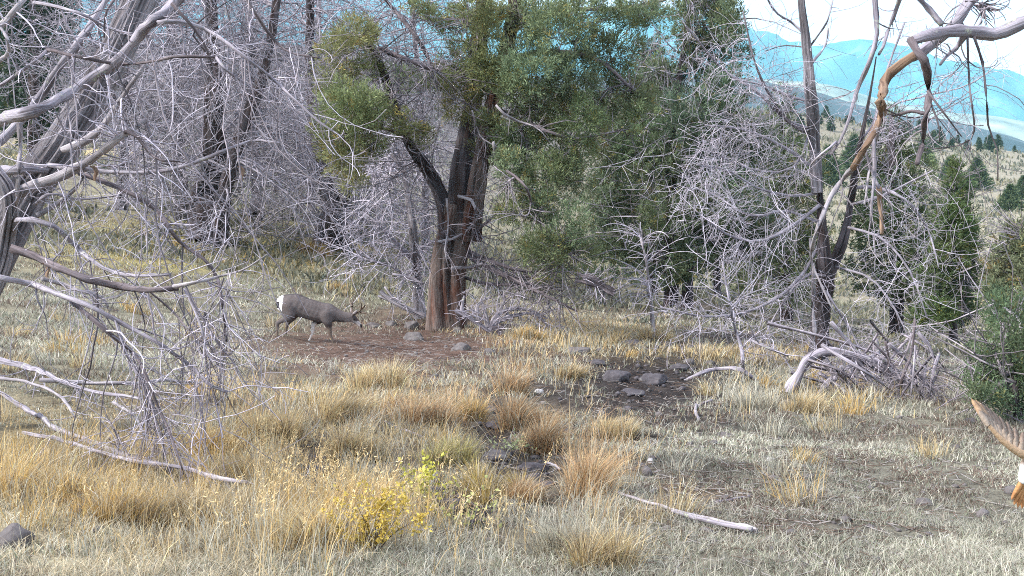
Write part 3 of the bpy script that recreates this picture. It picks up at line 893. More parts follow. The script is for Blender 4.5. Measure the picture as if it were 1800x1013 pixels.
for i in range(48):
    u = 1385 + 430 * RNG.random()
    vb = np.interp(u, [1380, 1430, 1500, 1600, 1700, 1800], [196, 202, 222, 232, 262, 284]) + RNG.normal(0, 5)
    ys_ = np.linspace(200, 430, 300); xs_ = (u - 900) / F / CP * ys_
    _, vs_ = project(xs_, ys_, ground(xs_, ys_))
    y = ys_[np.argmin(vs_)] * (1.02 - 0.16 * RNG.random() ** 2)
    b = np.array([(u - 900) / F / CP * y, y, 0]); b = on_ground(b, -0.2)
    hgt = 2.7 * math.exp(RNG.normal(0, 0.30))
    if proto is None:
        proto = small_conifer('crest_conifer', 4.2, 1.15, GREEN * np.array([0.42, 0.52, 0.52]), 700, 'small dark conifer in the treeline along the far hill crest', CG, b, 0.7)
    else:
        copy_tree(proto, b, hgt / 4.2, RNG.random() * 6.28)


# ------------------------------------------------------------------ dead trees standing behind on the left
def dead_tree(label, at, stems_px, nl, L1, n2, n3, mat='bark_dark', yd=None, r=(0.03, 0.012, 0.009), tw='twig_mid', bias=(0, 0, 0), group='bare dead junipers behind the leaning trunk', name='dead_juniper', fan=1.0, tmin=0.15):
    b = G(*at) if yd is None else on_ground(P(at[0], at[1], yd))
    y = b[1]
    o = thing(name, label, 'dead tree', b, group)
    st = []
    for (pl, w0, w1) in stems_px:
        l = limb(pl, w0, w1, y); st.append(l)
        trunk_obj(l[0][::2], l[1][::2], 'trunk', M[mat], o, sides=18, ridge=0.16, flare=0.25, seed=len(BASE) * 3)
    g1 = grow(st, nl, L1, spread=1.0, fwd=0.25, bias=bias, grav=-0.045, curl=0.22, wig=0.10, K=10, r0=r[0], r1=0.009, tmin=tmin, lvar=0.35)
    a = Acc()
    g2 = grow(g1, n2, L1 * 0.42, fwd=0.6, bias=(0, 0, -0.15), grav=-0.04, curl=0.35, wig=0.14, K=7, r0=r[1], r1=0.006, rel=0.7)
    g3 = grow(g2, n3, L1 * 0.2, fwd=0.6, grav=-0.02, curl=0.4, wig=0.15, K=5, r0=r[2], r1=0.006, rel=0.8)
    v, q, tc = tubes(*g1, 4)
    a.add(v, q, tc=tc, col=np.repeat(0.3 + 0.5 * RNG.random(len(g1[0])), 40)[:, None] * np.ones(3)); a.build('branches', M['grey_wood'], o, kind='stuff')
    join_twigs([g2, g3], 'twigs', M[tw], o)
    return o


dead_tree('dark many-stemmed dead juniper on the grassy bank, left of the deer', (362, 424),
          [([(362, 432), (366, 380), (374, 300), (378, 200), (372, 90), (366, -40)], 48, 18), ([(342, 430), (340, 380), (352, 320), (372, 270)], 24, 12), ([(384, 430), (392, 370), (400, 300), (430, 210), (468, 100), (488, -10)], 26, 12)],
          90, 2.9, 1100, 2600, yd=31.0)
dead_tree('straight slim dead trunk behind the left end of the grove', (318, 392), [([(320, 400), (316, 300), (310, 180), (302, 40), (300, -50)], 24, 14)],
          60, 2.8, 800, 1700, mat='bark_grey', yd=37.0)
dead_tree('dead juniper with a dark tangled base, straight above the deer', (588, 436),
          [([(592, 442), (586, 390), (574, 340), (556, 260), (546, 120), (545, -40)], 30, 10), ([(560, 440), (566, 400), (590, 350), (620, 290)], 22, 8), ([(606, 444), (600, 400), (610, 350), (640, 280), (668, 220)], 16, 6)],
          95, 2.9, 1100, 2600, yd=34.0)
dead_tree('pale dead tree at the left end of the grove, behind the leaning trunk', (210, 368), [([(212, 372), (216, 280), (222, 180), (216, 60), (214, -40)], 20, 10)],
          70, 3.2, 850, 1900, mat='bark_grey', yd=37.0)
dead_tree('grey dead tree in the middle of the grove behind the dark many-stemmed one', (452, 372), [([(452, 380), (450, 290), (446, 180), (440, 60), (436, -40)], 20, 10)],
          75, 3.4, 950, 2000, mat='bark_grey', yd=41.0)
dead_tree('thin dead tree behind the fork of the big juniper', (752, 440), [([(750, 448), (748, 330), (738, 200), (728, 60), (724, -30)], 15, 6)],
          85, 3.2, 900, 2000, mat='bark_grey', yd=42.0)
dead_tree('faint dead tree farthest back in the grove', (548, 372), [([(548, 380), (552, 280), (556, 160), (560, 40), (562, -30)], 14, 7)],
          60, 3.6, 700, 1500, mat='bark_grey', yd=48.0)

# ------------------------------------------------------------------ leaning dead tree, left foreground
YL = 8.2
bl = on_ground(P(-110, 760, YL))
lt = thing('dead_juniper', 'big grey dead juniper leaning in from the left edge, bare limbs arching down', 'dead tree', bl)
tk = np.array([bl - [0, 0, 0.15], P(-80, 620, YL), P(-30, 500, YL), P(15, 410, YL + 0.1), P(60, 325, YL + 0.2), P(110, 258, YL + 0.2), P(165, 165, YL + 0.3), P(215, 72, YL + 0.3), P(255, -10, YL + 0.4), P(300, -120, YL + 0.5)])
trunk_obj(spline(tk, 22), np.linspace(38, 24, 22) / F * YL, 'trunk', M['bark_grey'], lt, sides=90, ridge=0.15, flare=0.2, seed=5)
tk2 = limb([(-60, 600), (-10, 500), (14, 430), (20, 370), (6, 330), (-20, 290), (-60, 210)], 32, 16, YL - 0.3)
trunk_obj(tk2[0][::2], tk2[1][::2], 'stem', M['bark_grey'], lt, sides=72, ridge=0.2, flare=0, seed=13)
g_, p_, d_ = 'grey_wood', 'pale_wood', 'dark_wood'
LIMBS = [
    ([(-40, 222), (0, 212), (60, 196), (110, 172), (150, 148), (200, 112), (240, 66), (272, 34), (306, 4), (340, -40)], 22, 18, (7.2, 6.8), g_),
    ([(268, 42), (290, 38), (322, 40), (370, 56), (430, 100), (480, 140), (510, 168), (560, 214), (604, 242)], 10, 3, (6.8, 6.4), g_),
    ([(84, 88), (150, 103), (215, 113), (262, 108), (312, 99), (385, 101)], 7, 5, (7.0, 6.6), d_),
    ([(380, 100), (398, 124), (430, 146), (480, 180), (522, 222)], 6, 2, (6.6, 6.6), g_),
    ([(-30, 165), (0, 150), (55, 112), (84, 88)], 8, 6, 7.0, g_),
    ([(-20, 262), (22, 225), (62, 178), (100, 122), (140, 74), (190, -6), (220, -60)], 20, 14, 8.6, g_),
    ([(110, 264), (150, 248), (182, 224), (205, 186), (232, 148), (256, 112)], 18, 5, (8.1, 7.4), p_),
    ([(28, 338), (84, 316), (132, 296), (160, 280), (200, 250), (258, 210)], 24, 9, (8.0, 7.2), p_),
    ([(205, 240), (228, 230), (246, 246), (262, 268), (284, 282), (316, 284)], 9, 4, (7.3, 7.0), d_),
    ([(84, 290), (150, 300), (220, 305), (290, 302), (345, 286), (400, 264), (448, 248), (492, 252)], 10, 4, (8.1, 7.2), g_),
    ([(140, 304), (190, 322), (238, 344), (275, 368), (298, 402), (322, 430), (362, 458), (382, 488), (390, 530), (398, 600)], 11, 3, (7.9, 6.8), d_),
    ([(30, 386), (62, 386), (100, 400), (134, 432), (160, 456), (196, 478), (250, 486), (300, 482)], 13, 5, (7.9, 7.2), g_),
    ([(18, 436), (60, 450), (110, 475), (160, 494), (212, 504), (262, 510), (314, 506)], 18, 10, (7.7, 6.8), d_),
    ([(305, 504), (345, 496), (385, 486), (428, 474), (470, 447)], 10, 2, (6.8, 6.6), p_),
    ([(-40, 478), (0, 490), (60, 502), (112, 522), (160, 540), (222, 574), (282, 606), (330, 640), (366, 674), (400, 690)], 14, 5, (7.6, 6.6), g_),
    ([(124, 528), (150, 550), (192, 586), (234, 620), (256, 656), (272, 700), (290, 740), (312, 800), (332, 856)], 11, 3, (7.2, 6.3), d_),
    ([(324, 508), (346, 556), (360, 604), (364, 652), (380, 715), (392, 770)], 6, 2, (6.8, 6.4), g_),
    ([(262, 512), (302, 546), (342, 592), (372, 610)], 5, 2, (6.9, 6.6), d_),
    ([(-30, 60), (6, 42), (22, 22), (46, -6)], 14, 11, 7.0, p_), ([(-20, 118), (12, 98), (15, 72), (2, 50)], 11, 5, 7.0, p_),
    ([(60, 4), (110, 14), (152, 28), (192, 52), (240, 60)], 8, 3, 7.5, g_), ([(204, -6), (186, 24), (183, 66)], 6, 3, 7.4, d_),
    ([(418, -30), (450, 24), (478, 66), (508, 92), (560, 102)], 8, 3, 6.7, d_), ([(302, 6), (338, 46), (356, 72), (372, 112), (386, 152)], 7, 2, 6.7, d_),
    ([(-10, 300), (40, 296), (82, 300)], 22, 16, 8.3, g_), ([(34, 214), (36, 260), (33, 310), (28, 360)], 10, 8, 7.9, p_),
    ([(74, 490), (110, 500), (140, 512), (176, 520), (190, 540)], 10, 5, 7.4, p_), ([(370, 100), (340, 50), (420, -10)], 4, 2, 6.9, d_),
    ([(66, 380), (110, 352), (140, 322), (156, 300)], 12, 5, 8.0, p_), ([(60, 360), (90, 340), (130, 350), (200, 345), (240, 330)], 7, 3, 8.0, g_),
    ([(235, 645), (262, 700), (284, 770), (296, 830)], 6, 2, 6.9, g_), ([(256, 655), (280, 720), (300, 790), (322, 850)], 5, 2, 6.7, g_),
]
ll = []
for (pl, w0, w1, d, m) in LIMBS:
    l = limb(pl, w0 * 0.86, w1 * 0.86, d); ll.append(l)
    limb_obj(l, 'branch', M[m], lt, 9, 0.25)
g1 = grow(ll, 260, 0.36, bias=(0.12, -0.05, -0.35), grav=-0.05, curl=0.30, wig=0.13, K=9, r0=0.0065, r1=0.0025, rel=0.5)
g2 = grow(g1, 700, 0.22, bias=(0, 0, -0.1), grav=-0.02, curl=0.3, wig=0.15, K=6, r0=0.004, r1=0.002)
gv = grow(ll[:24], 70, 0.8, spread=0.3, fwd=0.1, bias=(0.05, 0, -1.0), grav=-0.05, curl=0.12, wig=0.12, K=10, r0=0.0075, r1=0.003, rel=0.6)
gw = grow(gv, 220, 0.22, fwd=0.7, grav=-0.02, curl=0.3, K=6, r0=0.004, r1=0.002)
join_twigs([g1, g2], 'twigs', M['twig'], lt)
join_twigs([gv, gw], 'hanging_twigs', M['twig_dark'], lt)
clus = [l for l in ll if l[0][-1][0] > -2.6]
g1 = grow([limb([(300, 500), (340, 520), (365, 560), (372, 620)], 5, 3, 6.7), limb([(390, 480), (400, 520), (395, 560)], 4, 2, 6.6), limb([(240, 620), (260, 690), (280, 760)], 6, 3, 6.7)],
          46, 0.45, bias=(0, 0, -0.8), spread=0.5, grav=-0.06, curl=0.2, K=8, r0=0.006, r1=0.0025)
g2 = grow(g1, 110, 0.18, r0=0.004, r1=0.002, K=5)
join_twigs([g1, g2], 'hanging_twigs', M['twig_dark'], lt)
# hanging strip of torn bark
for (u, v) in ((162, 300), (420, 300), (78, 470)):
    a = Acc(); c = P(u, v - 8, 7.4)
    k = np.linspace(0, 1, 7)[:, None]
    ln = np.array([0.03, 0, -0.10]) * k + np.array([0.012, 0.01, 0]) * np.sin(k * 5)
    wv = np.array([0.014, 0.01, 0]) * (1 - 0.5 * k)
    top = c + ln - wv; bot = c + ln + wv
    V = np.concatenate([top, bot, top + [0, 0.004, 0], bot + [0, 0.004, 0]])
    q = []
    for i in range(6):
        q += [[i, i + 1, 8 + i, 7 + i], [14 + i, 21 + i, 22 + i, 15 + i], [i, 14 + i, 15 + i, i + 1], [7 + i, 8 + i, 22 + i, 21 + i]]
    a.add(V, q, tc=V); a.build('bark_strip', M['orange_wood'], lt)


# ------------------------------------------------------------------ fallen wood
def log_thing(label, pieces, y=None, cat='fallen branch', name='fallen_branch', lift=0.03, twigs=0, tl=0.3, mat='grey_wood', group=None, lie=True, tw='twig', r0=0.006, ridged=True):
    """a limb lying on the ground: pieces = (pixels, w0, w1, mat); each pixel is seen on the ground, the limb rests there"""
    ls = []
    for (pl, w0, w1, m, dz) in pieces:
        pts = []
        for (u, v) in pl:
            q_ = G(u, v) if y is None else P(u, v, y)
            pts.append(q_)
        pts = np.array(pts)
        if lie is True:
            d = np.median(pts[:, 1]); pts[:, 2] = ground(pts[:, 0], pts[:, 1])
        d = np.median(pts[:, 1])
        n = int(np.clip(np.linalg.norm(np.diff(pts, axis=0), axis=1).sum() / 0.08, 10, 50))
        s = spline(pts, n)
        r = np.linspace(w0, w1, n) * 0.5 / F * d * (1 + 0.08 * RNG.normal(0, 1, n))
        if lie is True:
            s[:, 2] = np.maximum(s[:, 2], ground(s[:, 0], s[:, 1])) + r * 0.6 + dz
        ls.append((s, r, m))
    b = ls[0][0][0]; b = on_ground(b)
    o = thing(name, label, cat, b, group)
    for (s, r, m) in ls:
        if ridged and r[0] > 0.03: trunk_obj(s[::2], r[::2], 'limb', M[m or mat], o, sides=28, ridge=0.2, flare=0.0, seed=len(BASE))
        else: limb_obj((s, r), 'limb', M[m or mat], o, 10, 0.3)
    if twigs:
        lim = [(s, r) for s, r, m in ls]
        g1 = grow(lim, twigs, tl, bias=(0, 0, 0.25), curl=0.3, r0=r0, r1=r0 * 0.45, K=7)
        g2 = grow(g1, twigs * 2, tl * 0.4, r0=r0 * 0.6, r1=r0 * 0.4, K=5)
        join_twigs([g1, g2], 'twigs', M[tw], o)
    return o


log_thing('thick pale fallen log half hidden in gold grass at the lower left', [([(-30, 690), (50, 738), (92, 768), (150, 792), (220, 822), (300, 846)], 8, 12, 'grey_wood', 0.06)], twigs=8)
log_thing('thin grey fallen branch lying in front of the pale log at the lower left', [([(42, 787), (120, 806), (200, 832), (262, 846), (330, 856), (380, 872), (437, 881)], 8, 8, 'grey_wood', 0.10)], twigs=6)
log_thing('straight pale pole lying level beneath the leaning dead tree', [([(70, 690), (150, 696), (250, 695), (356, 690)], 8, 5, 'pale_wood', 0.10)], twigs=4)
log_thing('long fallen limb sloping from the left edge, above the pale log', [([(-30, 652), (40, 668), (92, 688), (132, 704), (192, 720), (264, 730)], 12, 4, 'grey_wood', 0.12), ([(200, 722), (235, 745), (252, 775)], 6, 4, 'pale_wood', 0.06)], twigs=14)
log_thing('short curved fallen branch between the sloping limb and the pale log', [([(-20, 680), (60, 694), (92, 706), (116, 726), (132, 752)], 8, 3, 'pale_wood', 0.08)], twigs=6)
log_thing('dark stick lying in grass right of the pale log', [([(165, 770), (230, 797), (320, 812)], 5, 4, 'dark_wood', 0.04)])
log_thing('white split log lying on short grass at the bottom right', [([(1084, 876), (1120, 890), (1170, 906), (1220, 920), (1280, 934), (1330, 946)], 5, 9, 'pale_wood', 0.035), ([(1180, 912), (1240, 930), (1322, 947)], 5, 8, 'grey_wood', 0.04)])
log_thing('slender stick lying among straw tufts left of the dark rocks', [([(650, 738), (690, 756), (742, 776)], 5, 4, 'grey_wood', 0.03)])
log_thing('short pale stick lying on the dark mud below the orange tufts', [([(962, 818), (985, 830)], 5, 4, 'pale_wood', 0.01)])
log_thing('small bent white branch on dark soil beside the dead sapling', [([(1252, 708), (1232, 716), (1222, 728), (1228, 744)], 5, 5, 'pale_wood', 0.02)])
log_thing('grey-brown stick lying on the brown patch at the lower right', [([(1255, 886), (1290, 880), (1322, 874)], 6, 4, 'grey_wood', 0.0)])

# arched bleached log and its brush pile under the snag
ya = 14.6
arch = log_thing('bleached arched log on the ground in front of the forked snag', [
    ([(1372, 712), (1388, 690), (1404, 660), (1420, 634), (1450, 619), (1485, 621), (1512, 630), (1545, 640), (1580, 665), (1600, 690)], 19, 9, 'grey_wood', 0),
    ([(1448, 630), (1465, 655), (1478, 664), (1500, 682), (1512, 692)], 12, 7, 'pale_wood', 0), ([(1470, 664), (1448, 680), (1440, 702), (1430, 716)], 10, 5, 'grey_wood', 0),
    ([(1500, 628), (1520, 650), (1540, 690), (1548, 712)], 10, 5, 'grey_wood', 0), ([(1520, 632), (1560, 660), (1572, 700)], 12, 9, 'grey_wood', 0)],
    y=ya, lie=False, cat='fallen log', name='fallen_log', twigs=60, tl=0.4, r0=0.008)
bp_ = thing('brush_pile', 'tangled heap of bare grey branches right of the arched bleached log', 'brush pile', G(1600, 705))
lb = []
for k in range(34):
    u0 = 1478 + 165 * RNG.random(); v0 = 600 + 100 * RNG.random()
    y = 14.6 + RNG.normal(0, 0.5)
    du = RNG.normal(20, 50); 
    pl = [(u0 - du, v0 - 20 - 30 * RNG.random()), (u0, v0), (u0 + du * 0.7, v0 + 20 + 25 * RNG.random())]
    l = limb(pl, 5 + 4 * RNG.random(), 3, (y + 0.4 * RNG.normal(), y)); l[0][:, 2] = np.maximum(l[0][:, 2], ground(l[0][:, 0], l[0][:, 1]) + 0.03)
    lb.append(l)
for l in lb[:14]: limb_obj(l, 'limb', M['grey_wood'], bp_, 6, 0.2)
bt = np.array([spline(l[0], 10) for l in lb[14:]]); br_ = np.array([np.interp(np.linspace(0, 1, 10), np.linspace(0, 1, len(l[1])), l[1]) for l in lb[14:]])
g1 = grow(lb, 300, 0.30, bias=(0, 0, 0.0), curl=0.35, r0=0.0065, r1=0.003, K=7)
g2 = grow(g1, 520, 0.25, curl=0.3, r0=0.004, r1=0.0025, K=5)
join_twigs([(bt, br_), g1, g2], 'twigs', M['twig_dark'], bp_)
dk = [limb([(1608, 560), (1606, 600), (1600, 630), (1588, 660), (1580, 690), (1572, 712)], 4, 7, 14.2), limb([(1556, 600), (1562, 640), (1556, 655)], 5, 3, 14.3)]
for l in dk: limb_obj(l, 'limb', M['dark_wood'], bp_, 7, 0.2)

# fallen wood behind the big juniper
rw = log_thing('bleached fallen crown with upturned dark root plate, right of the juniper trunk', [
    ([(862, 582), (870, 560), (890, 545), (930, 545), (962, 560)], 9, 3, 'grey_wood', 0), ([(858, 575), (850, 540), (842, 520)], 9, 4, 'pale_wood', 0), ([(870, 572), (880, 545), (888, 525)], 8, 3, 'pale_wood', 0),
    ([(866, 570), (900, 556), (940, 552), (968, 580)], 8, 3, 'grey_wood', 0), ([(845, 570), (838, 548), (846, 530), (870, 520)], 7, 3, 'pale_wood', 0), ([(880, 572), (920, 575), (950, 590)], 6, 3, 'dark_wood', 0),
    ([(800, 545), (830, 562), (860, 582), (870, 588)], 8, 6, 'grey_wood', 0), ([(868, 586), (886, 582), (896, 584)], 26, 10, 'dark_wood', 0), ([(816, 520), (812, 545), (820, 560)], 3, 9, 'grey_wood', 0)],
    y=21.2, lie=False, cat='fallen log', name='fallen_log', twigs=70, tl=0.5, r0=0.011)
log_thing('pair of splintered white branches propped left of the dead grey stem', [([(668, 512), (690, 530), (720, 545), (745, 556)], 7, 8, 'pale_wood', 0), ([(676, 504), (700, 532), (735, 548)], 5, 5, 'pale_wood', 0), ([(664, 520), (700, 536), (730, 552)], 4, 4, 'pale_wood', 0), ([(690, 482), (720, 488), (745, 500)], 4, 4, 'grey_wood', 0)],
          y=23.0, lie=False, twigs=20, tl=0.4, r0=0.010)
log_thing('dark fallen trunk in shade under the tall double-trunked juniper', [([(1012, 488), (1040, 494), (1066, 508), (1084, 520)], 18, 12, 'dark_wood', 0)], y=31.0, lie=False, twigs=40, tl=0.8, r0=0.014, cat='fallen log', name='fallen_log')

# slim dead saplings in the open
b3 = G(1148, 600)
d3 = thing('dead_sapling', 'thin white dead sapling with drooping twigs in straw grass before the double-trunked juniper', 'dead tree', b3)
s3 = limb([(1150, 606), (1147, 560), (1141, 500), (1134, 450), (1124, 410)], 10, 3, b3[1])
limb_obj(s3, 'trunk', M['pale_wood'], d3, 8, 0.15)
g1 = grow([s3], 42, 0.62, fwd=0.3, bias=(0, -0.1, 0.35), grav=-0.16, curl=0.15, wig=0.06, r0=0.011, r1=0.005, K=8, tmin=0.35)
g2 = grow(g1, 90, 0.25, grav=-0.08, r0=0.007, r1=0.005, K=5)
join_twigs([g1, g2], 'twigs', M['twig'], d3)
b4 = G(1308, 668)
d4 = thing('dead_sapling', 'crooked grey dead sapling standing over a bowed branch left of the snag', 'dead tree', b4)
y4 = b4[1]
s4 = [limb([(1310, 676), (1307, 640), (1304, 610), (1292, 575), (1284, 540), (1276, 500), (1270, 460)], 8, 3, y4), limb([(1196, 674), (1230, 656), (1262, 648), (1300, 649), (1322, 664), (1336, 690)], 6, 9, y4),
      limb([(1285, 540), (1310, 520), (1350, 505)], 4, 2, y4), limb([(1320, 598), (1350, 612), (1385, 626)], 5, 3, (y4, y4 - 0.3))]
for l in s4: limb_obj(l, 'limb', M['grey_wood'], d4, 7, 0.2)
g1 = grow(s4[:1] + s4[2:], 46, 0.55, bias=(0, -0.1, 0.2), curl=0.25, r0=0.008, r1=0.004, K=7, tmin=0.3)
g2 = grow(g1, 120, 0.22, r0=0.005, r1=0.0035, K=5)
join_twigs([g1, g2], 'twigs', M['twig'], d4)

# ------------------------------------------------------------------ the bare snag on the right
bs = G(1436, 640); YS = bs[1]
sn = thing('dead_juniper', 'bare forked snag with dark shredded trunk and dense fan of grey twigs', 'dead tree', bs)
sa = [limb([(1432, 664), (1440, 600), (1446, 540), (1456, 490), (1448, 440), (1440, 380), (1436, 290)], 32, 9, YS, ease=0.8),
      limb([(1448, 520), (1466, 460), (1484, 415), (1494, 360), (1500, 320), (1512, 250), (1526, 180), (1540, 100)], 22, 2, (YS, YS - 0.2), ease=0.8)]
trunk_obj(sa[0][0][::2], sa[0][1][::2] * np.interp(np.linspace(0, 1, len(sa[0][1][::2])), [0, 0.35, 0.55, 1], [1.0, 1.15, 1.4, 0.8]), 'trunk', M['bark_dark'], sn, sides=36, ridge=0.22, flare=0.2, seed=33)
trunk_obj(sa[1][0][::2], sa[1][1][::2], 'stem', M['bark_dark'], sn, sides=26, ridge=0.2, flare=0.0, seed=35)
up = limb([(1438, 340), (1431, 250), (1424, 170), (1418, 80), (1408, 0), (1400, -70)], 22, 10, YS - 0.06)
trunk_obj(up[0][::2], up[1][::2], 'stem', M['bark_grey'], sn, sides=22, ridge=0.14, flare=0.0, seed=37)
stripl = limb([(1424, 640), (1432, 590), (1428, 540), (1430, 470), (1424, 420)], 9, 4, YS - 0.32)
limb_obj(stripl, 'bark_strip', M['pale_wood'], sn, 6, 0.3)
sl = [limb([(1416, 62), (1392, 40), (1362, 20), (1340, -20)], 6, 4, (YS, YS - 0.5)), limb([(1422, 84), (1440, 60), (1455, 35), (1466, -10)], 6, 3, (YS, YS - 0.4)), limb([(1428, 110), (1450, 80), (1456, 50)], 7, 4, (YS, YS + 0.4)),
      limb([(1420, 84), (1380, 80), (1345, 90)], 4, 2, YS), limb([(1436, 340), (1390, 345), (1330, 330), (1280, 300), (1225, 290)], 8, 3, (YS, YS - 1.2)),
      limb([(1440, 362), (1400, 392), (1340, 425), (1280, 415), (1225, 372)], 10, 3, (YS, YS - 1.4)), limb([(1440, 430), (1412, 480), (1370, 520), (1310, 548), (1240, 556), (1160, 540)], 9, 4, (YS, YS - 1.6)),
      limb([(1434, 240), (1400, 225), (1370, 195), (1330, 120), (1306, 20)], 9, 3, (YS, YS - 0.8)), limb([(1432, 230), (1380, 210), (1330, 160), (1270, 120), (1205, 45)], 8, 3, (YS, YS - 1.0)),
      limb([(1436, 300), (1380, 260), (1310, 230), (1240, 220)], 8, 3, (YS, YS - 1.0)), limb([(1428, 180), (1390, 170), (1340, 150), (1290, 140)], 6, 3, (YS, YS - 0.9)),
      limb([(1442, 470), (1400, 500), (1360, 560), (1340, 600)], 7, 3, (YS, YS - 0.8)), limb([(1500, 330), (1540, 330), (1590, 350), (1630, 400), (1650, 470)], 8, 3, (YS, YS - 1.1)),
      limb([(1495, 360), (1550, 345), (1600, 320), (1640, 300)], 8, 3, (YS, YS - 0.8)), limb([(1490, 400), (1550, 420), (1600, 480), (1630, 560)], 7, 3, (YS, YS - 1.0)),
      limb([(1470, 470), (1530, 490), (1570, 540), (1600, 600)], 7, 3, (YS, YS - 1.2)), limb([(1505, 300), (1540, 200), (1560, 120), (1590, 40)], 9, 4, (YS, YS + 0.5)), limb([(1512, 250), (1560, 190), (1620, 170), (1700, 150), (1760, 110)], 6, 2, (YS, YS - 0.8)),
      limb([(1510, 260), (1580, 240), (1650, 200), (1720, 160)], 6, 2, (YS, YS - 0.4)), limb([(1445, 500), (1470, 540), (1500, 590), (1520, 640)], 6, 3, (YS, YS - 0.9)),
      limb([(1436, 390), (1380, 370), (1320, 380), (1250, 340), (1200, 330)], 7, 3, (YS, YS - 0.2)), limb([(1432, 200), (1400, 290), (1330, 300), (1230, 260)], 6, 3, (YS, YS - 0.6))]
sl = [(p, r * 0.75) for p, r in sl]
for i, l in enumerate(sl): limb_obj(l, 'branch', M['grey_wood' if i not in (3, 7) else 'dark_wood'], sn, 7, 0.22)
g1 = grow(sl[4:], 560, 0.75, bias=(0, -0.1, -0.18), grav=-0.04, curl=0.38, wig=0.12, K=9, r0=0.0056, r1=0.0030, rel=0.6)
g2 = grow(g1, 3000, 0.36, bias=(0, 0, -0.1), grav=-0.03, curl=0.4, wig=0.14, K=7, r0=0.0036, r1=0.0025, rel=0.8)
g3 = grow(sl[:4], 26, 0.35, curl=0.3, r0=0.006, r1=0.004)
join_twigs([g1, g2, g3], 'twigs', M['twig'], sn)

# ------------------------------------------------------------------ overhanging dead boughs, upper right (their tree stands outside the frame)
yo = 5.6
bo = on_ground(P(2240, 900, yo))
ov = thing('dead_juniper', 'dead boughs hanging in from the upper right corner, one with peeling orange bark', 'dead tree', bo)
tko = np.array([bo - [0, 0, 0.1], P(2235, 700, yo), P(2215, 400, yo), P(2180, 150, yo), P(2120, -40, yo), P(2060, -150, yo)])
trunk_obj(spline(tko, 18), np.linspace(52, 26, 18) / F * yo, 'trunk', M['bark_grey'], ov, sides=30, ridge=0.15, flare=0.3, seed=51)
OL = [
    ([(2190, 160), (2060, 40), (1900, 10), (1800, 40), (1752, 58), (1700, 56), (1650, 58), (1600, 72)], 26, 19, (5.6, 5.2), 'grey_wood'),
    ([(1602, 70), (1612, 88), (1625, 108), (1630, 140), (1632, 168), (1626, 210), (1622, 250), (1612, 288)], 16, 8, 5.2, 'dark_wood'),
    ([(2100, -80), (1900, -60), (1760, -40), (1712, 4), (1682, 44), (1644, 72), (1606, 100)], 26, 20, (5.7, 5.5), 'grey_wood'),
    ([(1612, 96), (1575, 122), (1556, 148), (1553, 175), (1552, 200), (1538, 228), (1520, 262), (1500, 296)], 18, 12, (5.5, 5.6), 'orange_wood'),
    ([(1502, 292), (1480, 318), (1458, 350), (1440, 390), (1428, 430), (1424, 455), (1442, 500), (1468, 552)], 10, 3, 5.6, 'pale_wood'),
    ([(1535, 235), (1538, 290), (1534, 340), (1530, 400)], 7, 3, 5.6, 'grey_wood'), ([(1545, 225), (1530, 290), (1520, 360)], 6, 3, 5.6, 'pale_wood'),
    ([(1696, 60), (1684, 82), (1668, 96), (1652, 114)], 12, 5, 5.3, 'grey_wood'), ([(1600, -20), (1630, 14), (1656, 44)], 11, 9, 5.5, 'grey_wood'),
    ([(1534, -40), (1540, 30), (1541, 66), (1528, 110), (1506, 158), (1492, 210), (1478, 245), (1460, 272)], 11, 4, 5.9, 'grey_wood'),
    ([(1590, -30), (1574, 20), (1560, 54), (1552, 84), (1545, 96)], 8, 5, 5.8, 'grey_wood'), ([(1700, 62), (1703, 140), (1706, 175), (1712, 232), (1692, 254), (1640, 262)], 4, 2, 5.3, 'dark_wood'),
    ([(1712, 64), (1727, 112), (1734, 178), (1738, 226), (1752, 258), (1754, 318)], 5, 2, 5.3, 'dark_wood'), ([(1632, 170), (1650, 220), (1652, 250)], 4, 2, 5.2, 'dark_wood'), ([(1628, 200), (1600, 196), (1570, 204)], 7, 4, (5.2, 5.4), 'dark_wood'),
    ([(1630, 160), (1660, 200), (1690, 240)], 4, 2, 5.2, 'dark_wood'), ([(1470, 250), (1445, 270), (1425, 290), (1420, 310)], 5, 3, 5.9, 'grey_wood'), ([(1545, 330), (1548, 370), (1550, 412)], 10, 6, 5.7, 'orange_wood'), ([(1520, 262), (1532, 300), (1545, 332)], 5, 5, 5.65, 'grey_wood'),
]
ol = []
for (pl, w0, w1, d, m) in OL:
    l = limb(pl, w0, w1, d); ol.append(l); limb_obj(l, 'branch', M[m], ov, 10, 0.28)
g1 = grow(ol[1:], 60, 0.32, bias=(0, 0, -0.4), grav=-0.05, curl=0.3, K=9, r0=0.004, r1=0.0016, rel=0.5)
g2 = grow(g1, 120, 0.14, K=6, r0=0.0026, r1=0.0014)
gt = grow([limb([(1690, 0), (1712, 8), (1740, 12)], 8, 8, 5.5)], 40, 0.12, spread=1.0, bias=(0, -0.2, -0.4), K=6, r0=0.005, r1=0.0015, curl=0.5)
join_twigs([g1, g2, gt], 'twigs', M['twig_dark'], ov)


